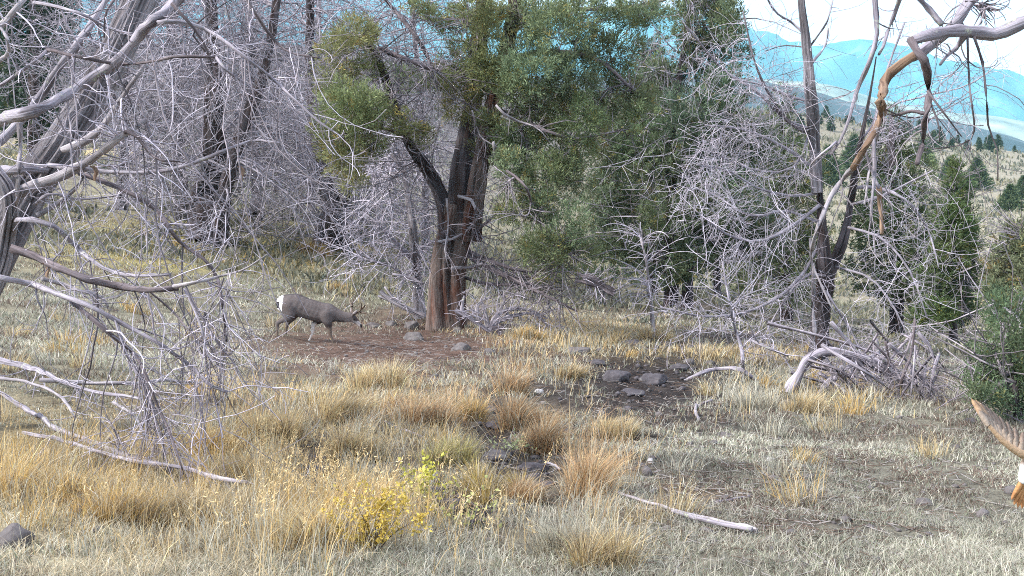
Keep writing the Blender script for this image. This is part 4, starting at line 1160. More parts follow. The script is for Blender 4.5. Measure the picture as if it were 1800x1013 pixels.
# ------------------------------------------------------------------ rocks
def rock_mesh(seed, sx, sy, sz, sub=4):
    bm = bmesh.new()
    bmesh.ops.create_icosphere(bm, subdivisions=sub, radius=1.0)
    rs = np.random.default_rng(seed)
    v = np.array([p.co[:] for p in bm.verts])
    for k in range(13):                      # chip flat faces
        n = nrm(rs.normal(0, 1, 3)); h = 0.58 + 0.34 * rs.random()
        d = v @ n - h
        v = np.where(d[:, None] > 0, v - d[:, None] * n * 0.8, v)
    f = fbm(v[:, 0] * 2 + seed, v[:, 1] * 2 + v[:, 2] * 1.3, seed, 4) - 0.5
    f2 = fbm(v[:, 0] * 6 + seed, v[:, 1] * 6 + v[:, 2] * 4, seed + 3, 3) - 0.5
    v = v * (1 + 0.34 * f[:, None] + 0.12 * f2[:, None]) * np.array([sx, sy, sz])
    tri = np.array([[q.index for q in p.verts] for p in bm.faces])
    bm.free()
    return v, tri


ROCKS = [  # u, v(base), half width px, half height px, material, label
    (655, 576, 20, 9, 'rock', 'flat grey slab of rock in front of the deer muzzle'), (686, 572, 11, 8, 'rock', 'small brown-grey rock between the slab and the dead stem'),
    (728, 598, 22, 12, 'rock', 'grey rock at the foot of the dead stem'), (722, 578, 16, 12, 'rock', 'upright grey rock behind the one at the foot of the stem'),
    (804, 584, 10, 8, 'rock', 'small rounded rock touching the right side of the big trunk base'), (810, 616, 20, 12, 'rock', 'grey rock on the brown soil below the big trunk'),
    (908, 608, 20, 10, 'rock', 'low lichened rock in the straw grass right of the root plate'), (1018, 622, 26, 12, 'rock', 'broad low grey rock at the upper edge of the dark outcrop'),
    (1112, 606, 20, 8, 'rock_dark', 'dark rock at the top of the outcrop by the white sapling'), (1172, 610, 12, 9, 'rock_dark', 'dark rock just right of the white sapling foot'),
    (1085, 668, 36, 18, 'rock_dark', 'large dark rock slab at the left of the outcrop'), (1150, 672, 38, 17, 'rock_dark', 'large dark rock slab at the right of the outcrop'), (1110, 694, 32, 12, 'rock_dark', 'dark rock ledge along the lower edge of the outcrop'),
    (1195, 652, 24, 12, 'rock_dark', 'dark weathered rock at the right end of the outcrop'), (1050, 640, 22, 11, 'rock_dark', 'dark rock at the upper left of the outcrop'), (948, 692, 10, 6, 'rock_pale', 'small white stone left of the dark outcrop'),
    (862, 726, 17, 13, 'rock', 'grey rock between two orange tufts'), (866, 752, 22, 12, 'rock_dark', 'dark rock below the grey one between the orange tufts'), (872, 806, 28, 12, 'rock', 'flat grey-brown rock beside the muddy gap'),
    (936, 826, 34, 16, 'rock_dark', 'dark slab in the muddy gap of the centre foreground'), (962, 856, 22, 10, 'rock_dark', 'small dark slab at the lower end of the muddy gap'), (790, 898, 46, 22, 'rock_dark', 'large dark rock in the centre foreground, behind the yellow shrub'),
    (762, 838, 9, 6, 'rock_pale', 'small pale stone just behind the yellow-green shrub'), (16, 966, 40, 38, 'rock', 'rounded dark boulder cut by the lower left corner'), (172, 938, 14, 10, 'rock', 'small grey rock in pale grass at the lower left'),
    (556, 832, 34, 18, 'rock_dark', 'grey-black rock in the gap between straw tufts, left of centre'), (1354, 810, 12, 6, 'rock_pale', 'white stone on short grass beneath the arched log'), (1502, 880, 12, 6, 'rock_pale', 'pale grey stone in the middle of the short grass'),
    (1448, 908, 6, 5, 'rock_pale', 'tiny white stone near the end of the white split log'), (1130, 822, 10, 7, 'rock', 'pale-brown stone right of the tall orange tufts'), (1144, 814, 7, 7, 'rock_pale', 'white stone beside the pale-brown one'), (1708, 744, 13, 10, 'rock_dark', 'dark rock in front of the low juniper bush'),
    (1626, 888, 22, 9, 'rock', 'low grey rock sunk in the short grass at the lower right'), (1530, 928, 9, 6, 'rock', 'small brownish stone near the bottom right of the grass'), (1625, 922, 16, 8, 'rock', 'half-buried rock at the bottom right below the low one'), (1390, 940, 16, 8, 'rock', 'brownish stone just past the end of the white split log'),
    (1275, 768, 16, 6, 'rock', 'pale half-buried rock below the bent white branch'),
]
for i, (u, v, hw, hh, m, lab) in enumerate(ROCKS):
    b = G(u, v)
    k = b[1] / F
    if m == 'rock_dark' and hw > 20: hw *= 0.78; hh *= 0.78
    vv, tri = rock_mesh(100 + i, hw * k, (hw * 0.5 + hh * 0.5) * k * 1.1, hh * k)
    a = Acc(); a.add(vv + b + np.array([0, (hw * 0.3) * k, hh * k * 0.12]), t=tri)
    tag(a.build('rock', M[m], None, smooth=False, base=b), lab, 'rock', 'rocks lying on the slope')

# pebbles and litter nobody could count
pv, pt = rock_mesh(5, 1, 0.8, 0.6, 1)
for nm, mt, n, blobs, base in (('dark_rubble', 'rock_dark', 2600, [(1140, 660, 120, 46, 1.0), (900, 780, 90, 90, 0.8), (556, 812, 40, 36, 0.6), (800, 890, 70, 30, 0.7)], 0.0), ('pebbles', 'rock', 2600, [(760, 610, 140, 30, 0.9), (1250, 800, 200, 80, 0.5), (1000, 620, 100, 30, 0.5)], 0.16)):
    A = Acc()
    u = 300 + 1500 * RNG.random(n); v = 590 + 420 * RNG.random(n) ** 0.8
    if nm == 'dark_rubble':
        u = 480 + 800 * RNG.random(n); v = 600 + 340 * RNG.random(n)
    wg = sum(k_ * np.exp(-((u - a) / su) ** 2 - ((v - b) / sv) ** 2) for a, b, su, sv, k_ in blobs) + base
    ok = RNG.random(n) < wg; u = u[ok]; v = v[ok]
    for uu, vv_ in zip(u, v):
        b = G(uu, vv_)
        s = 0.024 * math.exp(RNG.normal(0, 0.55)) * (0.5 + b[1] / 20) * (1.1 if nm == 'dark_rubble' else 0.9)
        a_ = RNG.random() * 6.28; ca, sa_ = math.cos(a_), math.sin(a_)
        w_ = pv * s * np.array([1, 0.7 + 0.5 * RNG.random(), 0.5 + 0.8 * RNG.random()]); w_ = np.stack([w_[:, 0] * ca - w_[:, 1] * sa_, w_[:, 0] * sa_ + w_[:, 1] * ca, w_[:, 2]], 1)
        A.add(w_ + b + np.array([0, 0, s * 0.1]), t=pt)
    A.build(nm, M[mt], smooth=False, kind='stuff')


# ------------------------------------------------------------------ grass
STRAW = np.array([0.56, 0.435, 0.235]); GOLD = np.array([0.56, 0.385, 0.145]); ORANGE = np.array([0.47, 0.315, 0.17])
GREYST = np.array([0.45, 0.435, 0.355]); SAGE = np.array([0.235, 0.262, 0.178]); YGREEN = np.array([0.40, 0.35, 0.12])


def blades(pos, hgt, wid, lean, col, A, bend=0.5, colvar=0.22):
    """tapered three-row blades; pos (n,3), hgt (n,), lean (n,3) horizontal lean vectors"""
    n = len(pos)
    th = RNG.random(n) * 6.283
    sd = np.stack([np.cos(th), np.sin(th), 0 * th], 1) * (wid * (0.7 + 0.6 * RNG.random(n)))[:, None]
    h = hgt[:, None]; up_ = np.array([0, 0, 1.0])
    mid = pos + up_ * h * 0.55 + lean * h * 0.35
    tip = pos + up_ * h * (1 - 0.25 * bend * np.linalg.norm(lean, axis=1, keepdims=True)) + lean * h * (0.65 + 0.55 * bend)
    V = np.stack([pos - sd, pos + sd, mid + sd * 0.7, mid - sd * 0.7, tip], 1)
    idx = np.arange(n)[:, None] * 5
    c = np.broadcast_to(col, (n, 3)) * np.exp(RNG.normal(0, colvar, (n, 1)))
    c5 = np.repeat(c, 5, 0)
    A.add(V.reshape(-1, 3), idx + np.array([0, 1, 2, 3]), idx + np.array([3, 2, 4]), col=np.clip(c5, 0.01, 0.85))


# (u, v, su, sv, density weight) where nothing or little grows
BARE = [(690, 618, 200, 38, 1.4), (800, 608, 110, 24, 1.2), (620, 600, 60, 16, 0.8), (1140, 682, 140, 66, 1.25), (872, 752, 52, 80, 1.2), (935, 840, 84, 56, 1.2), (556, 816, 50, 52, 1.1), (806, 892, 90, 40, 1.1), (990, 712, 90, 30, 0.95), (1290, 594, 120, 14, 0.95), (1240, 866, 110, 28, 0.8), (1400, 900, 90, 20, 0.5), (1160, 545, 90, 12, 0.8), (860, 590, 40, 16, 0.9), (1230, 724, 60, 16, 0.7)]


def scatter(n, umin, umax, ymin, ymax, pw=1.0):
    """random ground points, thinning out with distance"""
    y = ymin * (ymax / ymin) ** (RNG.random(n) ** pw)
    uu = umin + (umax - umin) * RNG.random(n)
    x = (uu - 900) / F / CP * y
    z = ground(x, y)
    u, v = project(x, y, z)
    return np.stack([x, y, z], 1), u, v


def wind(n, s=0.35, b=(0.12, -0.05)):
    l = RNG.normal(0, s, (n, 3)); l[:, 2] = 0
    l[:, :2] += np.array(b)
    return l


LOGS = [[(-30, 690), (50, 738), (92, 768), (150, 792), (220, 822), (300, 846)], [(42, 787), (120, 806), (200, 832), (262, 846), (330, 856), (380, 872), (437, 881)],
        [(70, 690), (356, 690)], [(-30, 652), (92, 688), (264, 730)], [(1084, 876), (1330, 946)], [(165, 770), (320, 812)]]


def trampled(u, v):
    """how much the grass is pressed down just in front of fallen wood"""
    k = np.zeros(np.shape(u))
    for lg in LOGS:
        a = np.array(lg, float)
        vl = np.interp(u, a[:, 0], a[:, 1], left=-999, right=-999)
        d = v - vl
        k = np.maximum(k, np.clip(1 - np.abs(d - 40) / 72, 0, 1))
    return np.clip(k * 1.6, 0, 1)


# short ground cover
A = Acc()
p, u, v = scatter(640000, -350, 2150, 4.0, 34)
cl = fbm(p[:, 0] / 0.35, p[:, 1] / 0.35, 71, 3)
keep = (RNG.random(len(u)) > np.maximum(wmap(u, v, BARE), 0.62 * wmap(u, v, [(740, 790, 300, 100, 1)]))) & (cl > 0.33 + 0.20 * RNG.random(len(u)) + 0.10 * wmap(u, v, [(640, 770, 260, 90, 1)]))
p, u, v, cl = p[keep], u[keep], v[keep], cl[keep]
straw = wmap(u, v, [(640, 760, 330, 110, 0.8), (250, 820, 300, 110, 1), (1000, 590, 200, 30, 1), (1230, 625, 200, 22, 1), (560, 450, 90, 30, 0.8), (60, 275, 300, 20, 1)])
tone = fbm(p[:, 0] / 0.9, p[:, 1] / 0.9, 83, 3)[:, None]
brn = fbm(p[:, 0] / 1.6 + 5, p[:, 1] / 1.6, 133, 3)[:, None]
pale = np.where(RNG.random((len(p), 1)) < 0.60, GREYST, np.where(RNG.random((len(p), 1)) < 0.55, SAGE, np.array([0.15, 0.115, 0.095])))
pale = np.where((brn > 0.58) & (RNG.random((len(p), 1)) < 0.45), np.array([0.17, 0.125, 0.10]), pale)
c = pale * (0.30 + 1.4 * tone)
c = np.where(RNG.random((len(p), 1)) < 0.75 * straw[:, None], STRAW * (0.55 + 0.7 * tone), c)
gr = wmap(u, v, [(330, 430, 170, 40, 1.0)])
c = np.where(RNG.random((len(p), 1)) < 0.6 * gr[:, None], YGREEN, c)
dist = p[:, 1]
blades(p, (0.035 + 0.06 * RNG.random(len(p)) ** 2) * (0.8 + 0.5 * straw) * np.clip(dist / 9, 0.8, 1.5) * (1 - 0.6 * trampled(u, v)) * (1 - 0.55 * wmap(u, v, [(540, 600, 110, 24, 1.6)])), 0.0020 * np.clip(dist / 6, 1, 4), wind(len(p), 0.75, (0, 0)), c, A)
p, u, v = scatter(135000, -350, 2150, 3.9, 7.5)
keep = (RNG.random(len(u)) > wmap(u, v, BARE)) & (fbm(p[:, 0] / 0.25, p[:, 1] / 0.25, 77, 3) > 0.34 + 0.2 * RNG.random(len(u)))
p, u, v = p[keep], u[keep], v[keep]
lf = np.clip((760 - u) / 300, 0, 1)[:, None]
c = np.where(RNG.random((len(p), 1)) < 0.7, GREYST, np.where(RNG.random((len(p), 1)) < 0.5, SAGE, np.array([0.17, 0.13, 0.10])))
c = np.where(RNG.random((len(p), 1)) < 0.7 * lf, np.array([0.60, 0.52, 0.36]), c) * (0.45 + 1.1 * fbm(p[:, 0] / 0.6, p[:, 1] / 0.6, 87, 3)[:, None])
blades(p, 0.03 + 0.07 * RNG.random(len(p)) ** 2, np.full(len(p), 0.0017), wind(len(p), 0.85, (0, 0)), c, A)
A.build('short_grass', M['grass'], smooth=False, kind='stuff')

# loose tall grass between the tufts
A = Acc()
p, u, v = scatter(165000, -350, 1920, 4.2, 30)
TALL = [(180, 830, 240, 70, 1.0), (420, 780, 130, 90, 0.55), (620, 770, 170, 90, 0.42), (560, 930, 320, 60, 1.0), (900, 930, 200, 45, 0.6), (1040, 820, 55, 90, 0.95), (1010, 600, 130, 26, 0.9), (1220, 628, 150, 18, 0.9),
        (1330, 690, 120, 34, 0.6), (1480, 690, 110, 36, 0.6), (330, 440, 170, 36, 0.5), (560, 450, 90, 22, 0.7), (640, 505, 120, 20, 0.4), (1110, 790, 70, 24, 0.3), (440, 720, 120, 60, 0.45), (760, 720, 110, 34, 0.45), (920, 660, 70, 26, 0.7), (1100, 930, 90, 40, 0.7)]
wt = wmap(u, v, TALL) * (1 - np.maximum(wmap(u, v, BARE), np.maximum(0.95 * wmap(u, v - 22, BARE), 0.8 * wmap(u, v - 42, BARE)))).clip(0, 1)
cl = fbm(p[:, 0] / 0.30, p[:, 1] / 0.30, 91, 3)
keep = (RNG.random(len(u)) < wt) & (cl > 0.40 + 0.16 * RNG.random(len(u)))
p, u, v = p[keep], u[keep], v[keep]
orange = wmap(u, v, [(1040, 820, 70, 100, 1), (760, 720, 130, 40, 0.8), (920, 680, 70, 40, 0.9), (470, 730, 60, 40, 0.6)])
gold = wmap(u, v, [(150, 830, 230, 70, 0.9), (620, 930, 150, 50, 0.9), (560, 450, 90, 25, 0.8), (330, 440, 170, 36, 0.5)])
c = np.where(RNG.random((len(p), 1)) < orange[:, None], ORANGE, np.where(RNG.random((len(p), 1)) < gold[:, None], GOLD, np.where(RNG.random((len(p), 1)) < 0.5, STRAW, GREYST)))
blades(p, (1 - 0.72 * trampled(u, v)) * (0.10 + 0.26 * RNG.random(len(p))) * (0.5 + 0.9 * fbm(p[:, 0] / 0.6, p[:, 1] / 0.6, 95, 2)), 0.0020 * np.clip(p[:, 1] / 6, 1, 4), wind(len(p), 0.36), c, A)
A.build('tall_dry_grass', M['grass'], smooth=False, kind='stuff')

# seed stalks standing in front
A = Acc()
p, u, v = scatter(6000, -100, 1500, 4.3, 9)
wt = wmap(u, v, [(250, 860, 260, 70, 0.8), (560, 920, 220, 60, 0.9), (330, 760, 120, 50, 0.35), (840, 930, 150, 50, 0.5), (520, 850, 120, 60, 0.5)])
k = (RNG.random(len(u)) < wt * (1 - trampled(u, v))) & (fbm(p[:, 0] / 0.4, p[:, 1] / 0.4, 15, 2) > 0.5); p = p[k]; n = len(p)
h = 0.20 + 0.26 * RNG.random(n); ln = wind(n, 0.22)
P3 = np.stack([p, p + np.array([0, 0, 1]) * h[:, None] * 0.5 + ln * h[:, None] * 0.2, p + np.array([0, 0, 1]) * h[:, None] + ln * h[:, None] * 0.7], 1)
vv_, qq, tc = tubes(P3, np.full((n, 3), 0.0011), 3)
cc = STRAW * 1.1 * np.exp(RNG.normal(0, 0.2, (n, 1)))
A.add(vv_, qq, col=np.repeat(cc, 9, 0))
m = 9
f = 0.62 + 0.4 * RNG.random((n, m, 1))
hp = P3[:, 1:2] + (P3[:, 2:3] - P3[:, 1:2]) * (f - 0.2) + RNG.normal(0, 0.010, (n, m, 3))
hd = nrm(RNG.normal(0, 1, (n, m, 3)) + np.array([0.3, 0, 0.6])); hs = nrm(np.cross(hd, RNG.normal(0, 1, (n, m, 3))))
V = np.stack([hp - hs * 0.0028, hp + hs * 0.0028, hp + hd * 0.024], 2).reshape(-1, 3)
A.add(V, t=np.arange(len(V)).reshape(-1, 3), col=np.repeat(np.repeat(cc * 1.12, m, 0), 3, 0))
A.build('seed_stalks', M['grass'], smooth=False, kind='stuff')


def tuft_acc(c, r, h, n, col, A, lean=0.62, wid=0.0020):
    """a ragged bunch: two or three crowns of stems that share a lean, with dead grey stems and bent ones among them"""
    hub = RNG.normal(0, 1, (4, 2)) * r * np.array([0.55, 0.35]); sway = RNG.normal(0, 0.16, 2) + np.array([0.10, -0.05])
    k = RNG.integers(0, 4, n)
    off = RNG.normal(0, 1, (n, 3)) * np.array([0.30, 0.30, 0]); out_ = np.linalg.norm(off, axis=1)
    pos = c + off * r * 0.8
    pos[:, :2] += hub[k]
    pos[:, 2] = ground(pos[:, 0], pos[:, 1]) - 0.01
    l = off * lean * 1.6 + wind(n, 0.16, sway)
    bent = RNG.random(n) < 0.12
    l = np.where(bent[:, None], l * 2.2, l)
    cc = np.where((RNG.random(n) < 0.30)[:, None], np.array([0.50, 0.45, 0.33]), np.broadcast_to(col, (n, 3)))
    cc = np.where((RNG.random(n) < 0.14)[:, None], np.array([0.20, 0.165, 0.13]), cc)
    hs = np.array([1.0, 0.8, 0.65, 0.9])[k]
    blades(pos, h * hs * (0.45 + 0.75 * RNG.random(n) ** 0.8) * np.where(bent, 0.6, 1), np.full(n, wid * max(1, c[1] / 6.5)), l, cc, A, bend=0.7, colvar=0.28)


TUFTS = [  # u, v base, width px, height px, colour, label
    (672, 690, 64, 62, STRAW * 1.12, 'bright straw tuft just below the brown soil'), (600, 742, 80, 66, STRAW, 'broad straw tuft below the deer'), (640, 812, 90, 72, STRAW * 0.95, 'wide straw tuft in the middle of the foreground'),
    (754, 748, 84, 56, ORANGE * 1.1, 'broad orange tuft below the bright straw one'), (822, 738, 42, 48, GOLD, 'small golden-brown tuft left of the muddy gap'), (914, 752, 84, 66, ORANGE * 1.15, 'round orange-brown tuft right of the muddy gap'),
    (952, 792, 60, 70, ORANGE, 'reddish tuft below the round orange one'), (1018, 872, 74, 96, ORANGE * 1.25, 'tall orange tuft right of the dark slab'), (1078, 770, 50, 44, STRAW, 'straw tuft above and right of the tall orange one'),
    (786, 818, 64, 58, YGREEN * 1.1 + 0.05, 'yellow-green tuft above the dark rock'), (852, 862, 84, 56, (GOLD + YGREEN) / 2, 'olive tuft with dark base right of the dark rock'), (920, 882, 50, 50, ORANGE, 'small orange tuft below the dark slab'),
    (900, 690, 60, 52, ORANGE, 'orange tuft left of the white stone'), (1000, 668, 50, 34, STRAW * 0.9, 'straw tuft left of the dark outcrop'), (472, 770, 80, 66, STRAW * 0.95, 'straw tuft right of the hanging dead limbs'), (380, 800, 70, 56, GOLD * 0.9, 'golden tuft under the hanging dead limbs'),
    (104, 880, 130, 66, GOLD, 'big golden tuft in front of the pale log'), (206, 912, 110, 62, GOLD * 0.92, 'golden-brown tuft below the thin fallen branch'), (24, 880, 80, 76, GOLD * 1.05, 'golden tuft at the left edge by the pale log'), (330, 920, 100, 74, STRAW * 0.8, 'brownish tuft at the end of the thin fallen branch'),
    (1070, 995, 110, 80, STRAW, 'pale straw tuft at the bottom edge left of the white split log'), (980, 970, 110, 76, GREYST, 'grey straw tuft at the bottom edge, centre right'), (540, 968, 110, 96, STRAW * 1.2, 'bright straw tuft at the bottom edge left of the yellow shrub'),
    (930, 596, 40, 26, GOLD, 'golden tuft among straw by the root plate'), (1420, 728, 70, 44, STRAW, 'straw tuft under the arched log'), (1330, 720, 70, 42, GREYST, 'pale tuft left of the arched log'), (550, 448, 60, 26, GOLD, 'yellow tuft on the bank behind the deer'),
    (1160, 600, 60, 30, STRAW, 'straw tuft round the foot of the white sapling'), (440, 850, 80, 70, STRAW * 0.85, 'tangled straw tuft just above the branch tip'),
]
for (u, v, wp, hp, c, lab) in TUFTS:
    b = G(u, v); k = b[1] / F
    A = Acc(); tuft_acc(b, wp * k * 0.5, hp * k * 1.05, 1300 if b[1] < 12 else 700, c, A)
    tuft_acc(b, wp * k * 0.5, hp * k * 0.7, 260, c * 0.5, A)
    o = A.build('grass_tuft', M['grass'], None, smooth=False, base=b)
    tag(o, lab, 'grass tuft', 'dry bunchgrass tufts')

# tufts that read as a mass
A = Acc()
p, u, v = scatter(1900, -100, 1900, 5, 40)
wt = wmap(u, v, TALL + [(1400, 830, 380, 120, 0.10), (300, 600, 300, 60, 0.25)]) * (1 - np.maximum(wmap(u, v, BARE), np.maximum(wmap(u, v - 24, BARE), 0.9 * wmap(u, v - 45, BARE)))).clip(0, 1)
k = RNG.random(len(u)) < wt * 0.8
for q_, uu, vv_ in zip(p[k], u[k], v[k]):
    o_ = wmap(np.array([uu]), np.array([vv_]), [(1040, 820, 70, 100, 1), (760, 720, 130, 40, 0.8), (920, 680, 90, 50, 0.9)])[0]
    c = ORANGE if RNG.random() < o_ else [STRAW, GOLD, GREYST, STRAW * 0.85][RNG.integers(0, 4)]
    s = (0.13 + 0.12 * RNG.random())
    tuft_acc(q_, s, s * 1.35, 110, c, A)
A.build('bunchgrass', M['grass'], smooth=False, kind='stuff')

# far ground cover: sage and dry tufts on the bank and the pale hillside
A = Acc()
p, u, v = scatter(26000, -100, 2000, 26, 330)
k = fbm(p[:, 0] / 4, p[:, 1] / 4, 61, 3) > 0.42
p, u, v = p[k], u[k], v[k]
c = np.where(RNG.random((len(p), 1)) < 0.5, np.array([0.25, 0.245, 0.18]), np.where(RNG.random((len(p), 1)) < 0.5, np.array([0.13, 0.14, 0.11]), np.array([0.20, 0.185, 0.11])))
c = np.where((wmap(u, v, [(450, 130, 560, 110, 1)]) > 0.35)[:, None], c * 0.45, c)  # tufts on the slope behind the grove, darkened with its painted shade
s = 0.10 + 0.0035 * p[:, 1]
m = 5
pp = np.repeat(p, m, 0) + RNG.normal(0, 1, (len(p) * m, 3)) * np.repeat(s, m)[:, None] * np.array([0.8, 0.8, 0])
pp[:, 2] = ground(pp[:, 0], pp[:, 1]) - 0.02
blades(pp, np.repeat(s, m) * (0.5 + RNG.random(len(pp))), np.repeat(s, m) * 0.20, wind(len(pp), 0.5, (0, 0)), np.repeat(c, m, 0), A)
A.build('distant_tufts', M['grass'], smooth=False, kind='stuff')

# needle and twig litter over the brown soil
A = Acc()
p, u, v = scatter(60000, 300, 1850, 4.2, 30)
k = RNG.random(len(u)) < wmap(u, v, [(700, 618, 170, 34, 1), (820, 600, 120, 24, 1), (1290, 595, 160, 24, 0.9), (1240, 866, 120, 40, 0.5), (1400, 850, 420, 140, 0.30), (300, 590, 300, 60, 0.12), (1150, 700, 200, 60, 0.3)])
p = p[k]; n = len(p)
d = RNG.normal(0, 1, (n, 3)); d[:, 2] *= 0.12; d = nrm(d)
L = 0.03 + 0.10 * RNG.random((n, 1)) ** 2
vv_, qq, tc = tubes(np.stack([p - d * L + [0, 0, 0.01], p + d * L + [0, 0, 0.015]], 1), np.full((n, 2), 0.0032), 3)
c = np.where(RNG.random((n, 1)) < 0.6, np.array([0.20, 0.145, 0.115]), np.array([0.42, 0.39, 0.37]))
A.add(vv_, qq, col=np.repeat(c, 6, 0))
A.build('twig_litter', M['grass'], smooth=False, kind='stuff')


# ------------------------------------------------------------------ leafy shrubs in the foreground
def shrub(label, at, stems_, nleaf, col, leaf, ht, name='leafy_shrub'):
    b = G(*at); k = b[1] / F
    o = thing(name, label, 'shrub', b)
    ls = []
    for (dx, hh) in stems_:
        pts = [b, b + np.array([dx * k * 0.4, RNG.normal(0, 0.03), hh * k * 0.5]), b + np.array([dx * k, RNG.normal(0, 0.06), hh * k])]
        s = spline(pts, 8); ls.append((s, np.linspace(0.0035, 0.0015, 8)))
        limb_obj(ls[-1], 'stem', M['dark_wood'], o, 5, 0.1)
    g = grow(ls, len(ls) * 7, 0.10, r0=0.0016, r1=0.0008, K=5, bias=(0, 0, 0.3))
    join_twigs([g], 'twigs', M['twig_dark'], o)
    A = Acc()
    gp = g[0].reshape(-1, 3)
    q_ = gp[RNG.integers(0, len(gp), nleaf)] + RNG.normal(0, 0.008, (nleaf, 3))
    ld = nrm(RNG.normal(0, 1, (nleaf, 3)) + [0, 0, 0.3]); sd = nrm(np.cross(ld, RNG.normal(0, 1, (nleaf, 3)))); up_ = np.cross(ld, sd)
    L = leaf * (0.6 + 0.8 * RNG.random((nleaf, 1)))
    V = np.stack([q_, q_ + ld * L * 0.5 + sd * L * 0.3 + up_ * L * 0.08, q_ + ld * L, q_ + ld * L * 0.5 - sd * L * 0.3 + up_ * L * 0.08], 1)
    i_ = np.arange(nleaf)[:, None] * 4
    A.add(V.reshape(-1, 3), t=np.concatenate([i_ + [0, 1, 2], i_ + [0, 2, 3]]), col=np.repeat(col * np.exp(RNG.normal(0, 0.25, (nleaf, 1))), 4, 0))
    A.build('leaves', M['grass'], o, smooth=False, kind='stuff')


shrub('small shrub with yellow-green leaves beside the large dark rock', (742, 900), [(-30, 50), (0, 75), (14, 92), (28, 55), (-10, 66)], 380, np.array([0.52, 0.50, 0.10]), 0.030, 90)
shrub('yellow-leaved shrub with orange tints at the bottom edge, centre left', (660, 975), [(-60, 80), (-30, 104), (0, 92), (30, 112), (56, 92), (80, 72), (-44, 100), (14, 116), (-76, 64)], 1900, np.array([0.60, 0.46, 0.11]), 0.019, 90)
shrub('thin shrub with sparse pale green leaves below the large dark rock', (830, 935), [(-44, 40), (-16, 56), (12, 50), (44, 34)], 130, np.array([0.40, 0.42, 0.16]), 0.028, 60)
shrub('sprig of pale green leaves at the muddy gap, right of the olive tuft', (890, 800), [(-26, 24), (0, 34), (30, 20), (50, 16)], 90, np.array([0.36, 0.40, 0.20]), 0.03, 40)


# ------------------------------------------------------------------ animals: one skin over a skeleton of tapered bones
def body_mesh(bones, voxel, name):
    bm = bmesh.new()
    for chain, lat in bones:
        pts = np.array([c[:4] for c in chain], float)      # x, y, z, r
        for a, b in zip(pts[:-1], pts[1:]):
            L = np.linalg.norm(b[:3] - a[:3]); m_ = max(2, int(L / (0.35 * min(a[3], b[3]))) + 1)
            for t in np.linspace(0, 1, m_):
                c = a * (1 - t) + b * t
                ret = bmesh.ops.create_icosphere(bm, subdivisions=2, radius=c[3])
                for vtx in ret['verts']:
                    vtx.co = (vtx.co.x + c[0], vtx.co.y * lat + c[1], vtx.co.z + c[2])
    me = bpy.data.meshes.new(name); bm.to_mesh(me); bm.free()
    o = bpy.data.objects.new(name, me); COL.objects.link(o)
    rm = o.modifiers.new('r', 'REMESH'); rm.mode = 'VOXEL'; rm.voxel_size = voxel
    sm = o.modifiers.new('s', 'SMOOTH'); sm.iterations = 14; sm.factor = 0.5
    dg = bpy.context.evaluated_depsgraph_get()
    ev = bpy.data.meshes.new_from_object(o.evaluated_get(dg))
    v = np.zeros(len(ev.vertices) * 3); ev.vertices.foreach_get('co', v); v = v.reshape(-1, 3)
    q = np.array([p.vertices[:] for p in ev.polygons])
    bpy.data.objects.remove(o)
    return v, q


YD = G(552, 603)[1]
kd = YD / F
fd = on_ground(P(560, 604.5, YD), -0.015)
deer = thing('mule_deer', 'mule deer buck walking right with its head lowered, white rump and small antlers', 'deer', fd)


def dp(u, v, r, y=0.0):
    return ((u - 560) * kd, y, (604.5 - v) * kd, r * kd)


bones = [
    ([dp(503, 533, 17.5), dp(512, 534, 20), dp(522, 535, 21), dp(540, 541, 19.5), dp(560, 547, 19.2), dp(574, 550, 19), dp(582, 551, 16)], 0.72),
    ([dp(578, 547, 16), dp(590, 552, 12.8), dp(602, 556, 10.6), dp(614, 557, 9.2)], 0.68),
    ([dp(616, 556, 8.4), dp(622, 559, 7.2), dp(627, 564, 5.2), dp(633, 570, 3.7), dp(636, 573, 3.2)], 0.74),
    ([dp(622, 553, 2.0, -0.05), dp(625, 549, 3.0, -0.085), dp(628, 546, 3.0, -0.10), dp(631, 543, 1.2, -0.115)], 0.55),
    ([dp(619, 552, 2.0, 0.05), dp(618, 547, 3.0, 0.085), dp(617, 543, 2.8, 0.10), dp(617, 539, 1.1, 0.11)], 0.55),
    ([dp(575, 552, 13, -0.06), dp(579, 566, 7.6, -0.09), dp(581.5, 575, 4.6, -0.09), dp(583, 588, 3.1, -0.09), dp(585, 592, 2.6, -0.09), dp(588, 602, 2.1, -0.09), dp(589, 605, 2.5, -0.09), dp(591, 607, 2.4, -0.09)], 0.75),
    ([dp(572, 553, 12, 0.06), dp(560, 564, 6.5, 0.09), dp(550, 569, 4.4, 0.09), dp(548, 584, 3.1, 0.09), dp(547, 588, 2.6, 0.09), dp(543, 597, 2.1, 0.09), dp(541, 600, 2.5, 0.09), dp(542, 603, 2.3, 0.09)], 0.75),
    ([dp(509, 536, 16, -0.05), dp(512, 549, 11, -0.09), dp(509, 557, 7.0, -0.10), dp(499, 561, 4.8, -0.10), dp(490.5, 565, 3.9, -0.10), dp(490, 574, 2.9, -0.10), dp(489, 592, 2.3, -0.10), dp(490, 597, 2.6, -0.10), dp(492, 601, 2.4, -0.10)], 0.78),
    ([dp(512, 538, 15, 0.05), dp(516, 552, 9.5, 0.09), dp(512, 560, 6.0, 0.10), dp(503, 570, 3.8, 0.10), dp(501, 578, 2.8, 0.10), dp(500, 590, 2.3, 0.10), dp(502, 594, 2.6, 0.10), dp(504, 597, 2.4, 0.10)], 0.78),
    ([dp(498, 522, 4.0), dp(492.5, 526, 3.2), dp(490, 531, 2.4)], 0.8),
]
dv, dq = body_mesh(bones, 0.0095, 'deer_body')
du = dv[:, 0] / kd + 560; dw = 604.5 - dv[:, 2] / kd
